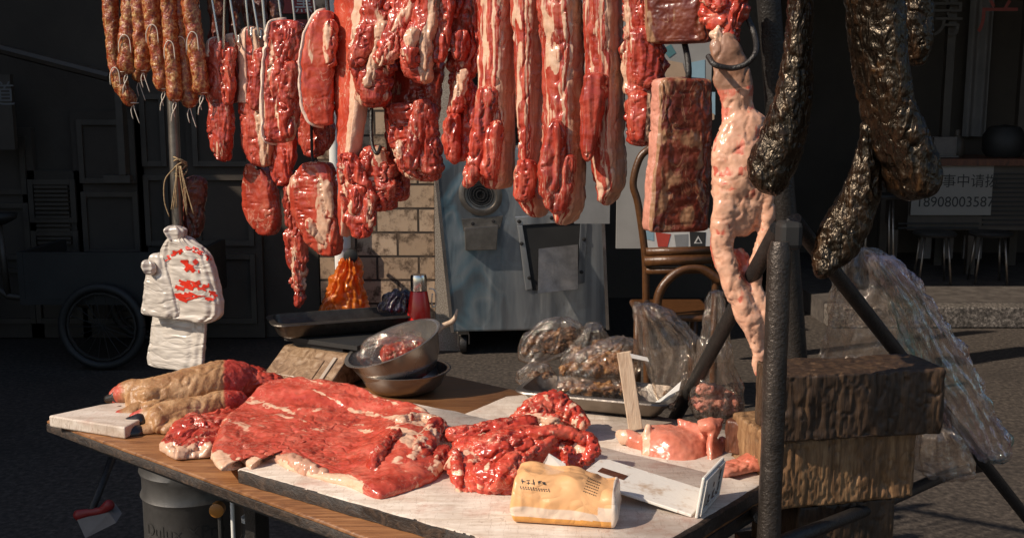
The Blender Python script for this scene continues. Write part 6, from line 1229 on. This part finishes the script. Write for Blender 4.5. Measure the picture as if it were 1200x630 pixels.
for a, b in (((0, .0125), (.012, .2875)), ((.338, .0125), (.35, .2875))):
    for k in range(4): m.box((a[0], a[1], .013+k*.10), (b[0], b[1], .085+k*.10), f)
for a in ((-.004, -.004), (.334, -.004), (-.004, .284), (.334, .284)): m.box((a[0], a[1], .0), (a[0]+.02, a[1]+.02, .44), f)
m.mk('frame', M['black_steel'], pbk)
Yt = 2.25; c = np.array([P(268, 0, Yt)[0], Yt, 0.003]); zb_ = P(0, 606, Yt)[2]; bt = root('plastic_bottle', c, 'dark bottle with a pale cap, half hidden between drum and crate', 'bottle')
m = MB(); m.lathe([(.035, 0), (.04, .01), (.04, zb_-.10), (.018, zb_-.04), (.016, zb_-.012)], c, 28); m.mk('body', M['black_steel'], bt, auto=50); m = MB(); m.lathe([(.017, zb_-.0115), (.018, zb_), (.0001, zb_+.001)], c, 24); m.mk('cap', M['paper'], bt, auto=40)
m = MB(); cc = P(255, 596, 2.2); m.lathe([(.012, -.012), (.016, -.01), (.016, .008), (.0001, .012)], cc, 20, R3); lo = np.array([cc[0], cc[1]+.018, .004]); sp_ = MB(); sp_.tube([lo, [cc[0], cc[1]+.018, cc[2]+.01]], .006, 10); M['amber'] = plain('amber', (.42, .17, .03), .4, 0, .1); vh = tag(m.mk('valve_handle', M['amber'], auto=40), 'small amber knob on a thin standpipe beside the paint drum', 'knob'); sp_.mk('standpipe', M['black'], vh)
m = MB(); p = P(273, 572, 2.1); m.tube([p+[.004, 0, .006], p, p+[-.003, 0, -.03], [p[0]-.004, p[1], .004]], .0045, 10, sub=4); tag(m.mk('hose', M['paper'], smooth=True), 'thin pale hose hanging under the table front', 'hose')
bs = root('dust_brush', T(108, 606, .02), 'red-backed dustpan brush with grey bristles lying on the ground at the far left', 'brush')
Zq = .10; m = MB(); lobe_mesh(m, [(92, 603, 3.05, 7), (104, 600, 3.05, 5), (118, 598, 3.05, 5), (128, 591, 3.05, 7)], .8, 14); m.mk('head', M['sign_red'], bs, True)
m = MB(); m.prism([P(90, 608, 3.04), P(128, 600, 3.04), P(136, 612, 3.0), P(100, 630, 3.0)], [0, .05, .01]); m.mk('bristles', M['panel_pale'], bs)
m = MB(); m.tube([P(107, 598, 3.05), P(132, 535, 3.25)], .012, 10); m.mk('handle', M['black_steel'], bs, True)
# ================================================================ ground, surrounding buildings, added sun blockers, light, camera
def struct(name, lo, hi, mat):
    m = MB(); m.box(lo, hi); o = m.mk(name, M[mat]); o['kind'] = 'structure'; return o
struct('ground', (-60, -40, -.2), (60, 60, 0), 'ground')
xk = P(905, 370, 6.4)[0]
m = MB(); m.box((xk+.4, 6.55, .001), (7, 6.70, PZ-.002)); o = m.mk('kerb', M['kerb']); bev(o, .012); o['kind'] = 'structure'
struct('pavement', (xk+.4, 6.703, .001), (7, 9.2, PZ), 'tile_floor')
lb = root('side_sun_blocker', [-7.5, 5, 0], 'unseen plain block added left of the lane to keep the sun off', 'building')  # unseen block added to shade the left background and ground
m = MB(); m.box((-9, 1.55, .003), (-4.0, 12, 2.9)); m.mk('wall', M['darkwall'], lb); 
rf = root('lane_sun_blocker', [0, 6, 3.25], 'unseen sheets added over the back of the lane to block the sun', 'sun blocker')  # unseen overhead sheets added to keep sun off the background shops
m = MB(); m.box((-9, 5.0, 3.25), (-2.4, 12, 3.32)); m.box((-2.399, 5.6, 3.25), (1.2, 12, 3.32)); m.box((1.201, 4.4, 3.25), (9, 12, 3.32)); m.mk('sheet', M['darkframe'], rf)
rb = root('end_building', [8, 6, 0], 'plain building closing the lane on the right, out of the picture', 'building')
m = MB(); m.box((6.7, 2.5, .003), (9, 12, 3.2)); m.mk('wall', M['darkwall'], rb)
bw = root('rear_building', [0, 11, 0], 'tall building behind the shops, closing off the sky', 'building')
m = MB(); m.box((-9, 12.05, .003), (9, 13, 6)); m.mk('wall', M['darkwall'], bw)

sd = Vector((-.78, -.36, .66)).normalized()
L = bpy.data.lights.new('sun', 'SUN'); L.energy = 5.0; L.angle = math.radians(.55); L.color = (1, .87, .72); lo_ = bpy.data.objects.new('sun', L); COL.objects.link(lo_); lo_.rotation_euler = sd.to_track_quat('Z', 'Y').to_euler(); lo_.location = (-5, -3, 7)
W = bpy.data.worlds.new('World'); SC.world = W; W.use_nodes = True; nt = W.node_tree; bg = nt.nodes['Background']; sk = nt.nodes.new('ShaderNodeTexSky'); sk.sky_type = 'NISHITA'; sk.sun_disc = False
sk.sun_elevation = math.asin(sd.z); sk.sun_rotation = math.atan2(sd.x, sd.y); nt.links.new(sk.outputs[0], bg.inputs[0]); bg.inputs[1].default_value = .1
cd = bpy.data.cameras.new('camera'); cam = bpy.data.objects.new('camera', cd); COL.objects.link(cam); cam.location = Vector(CAM); cam.rotation_euler = (pi/2-PIT, 0, 0); cd.sensor_width = 36; cd.lens = 36*F/1200; cd.clip_end = 300; cd.clip_start = .02; SC.camera = cam
cd.dof.use_dof = False
SC.view_settings.view_transform = 'Standard'; SC.view_settings.look = 'None'; SC.view_settings.gamma = 1; SC.view_settings.exposure = 0
SC.render.engine = 'CYCLES'; cy = SC.cycles; cy.use_denoising = True; cy.max_bounces = 6; cy.transparent_max_bounces = 12; cy.diffuse_bounces = 3; cy.glossy_bounces = 3; cy.transmission_bounces = 2; cy.sample_clamp_indirect = 4; cy.caustics_reflective = False; cy.caustics_refractive = False
try: cy.denoiser = 'OPENIMAGEDENOISE'; cy.denoising_input_passes = 'RGB_ALBEDO_NORMAL'
except Exception: pass
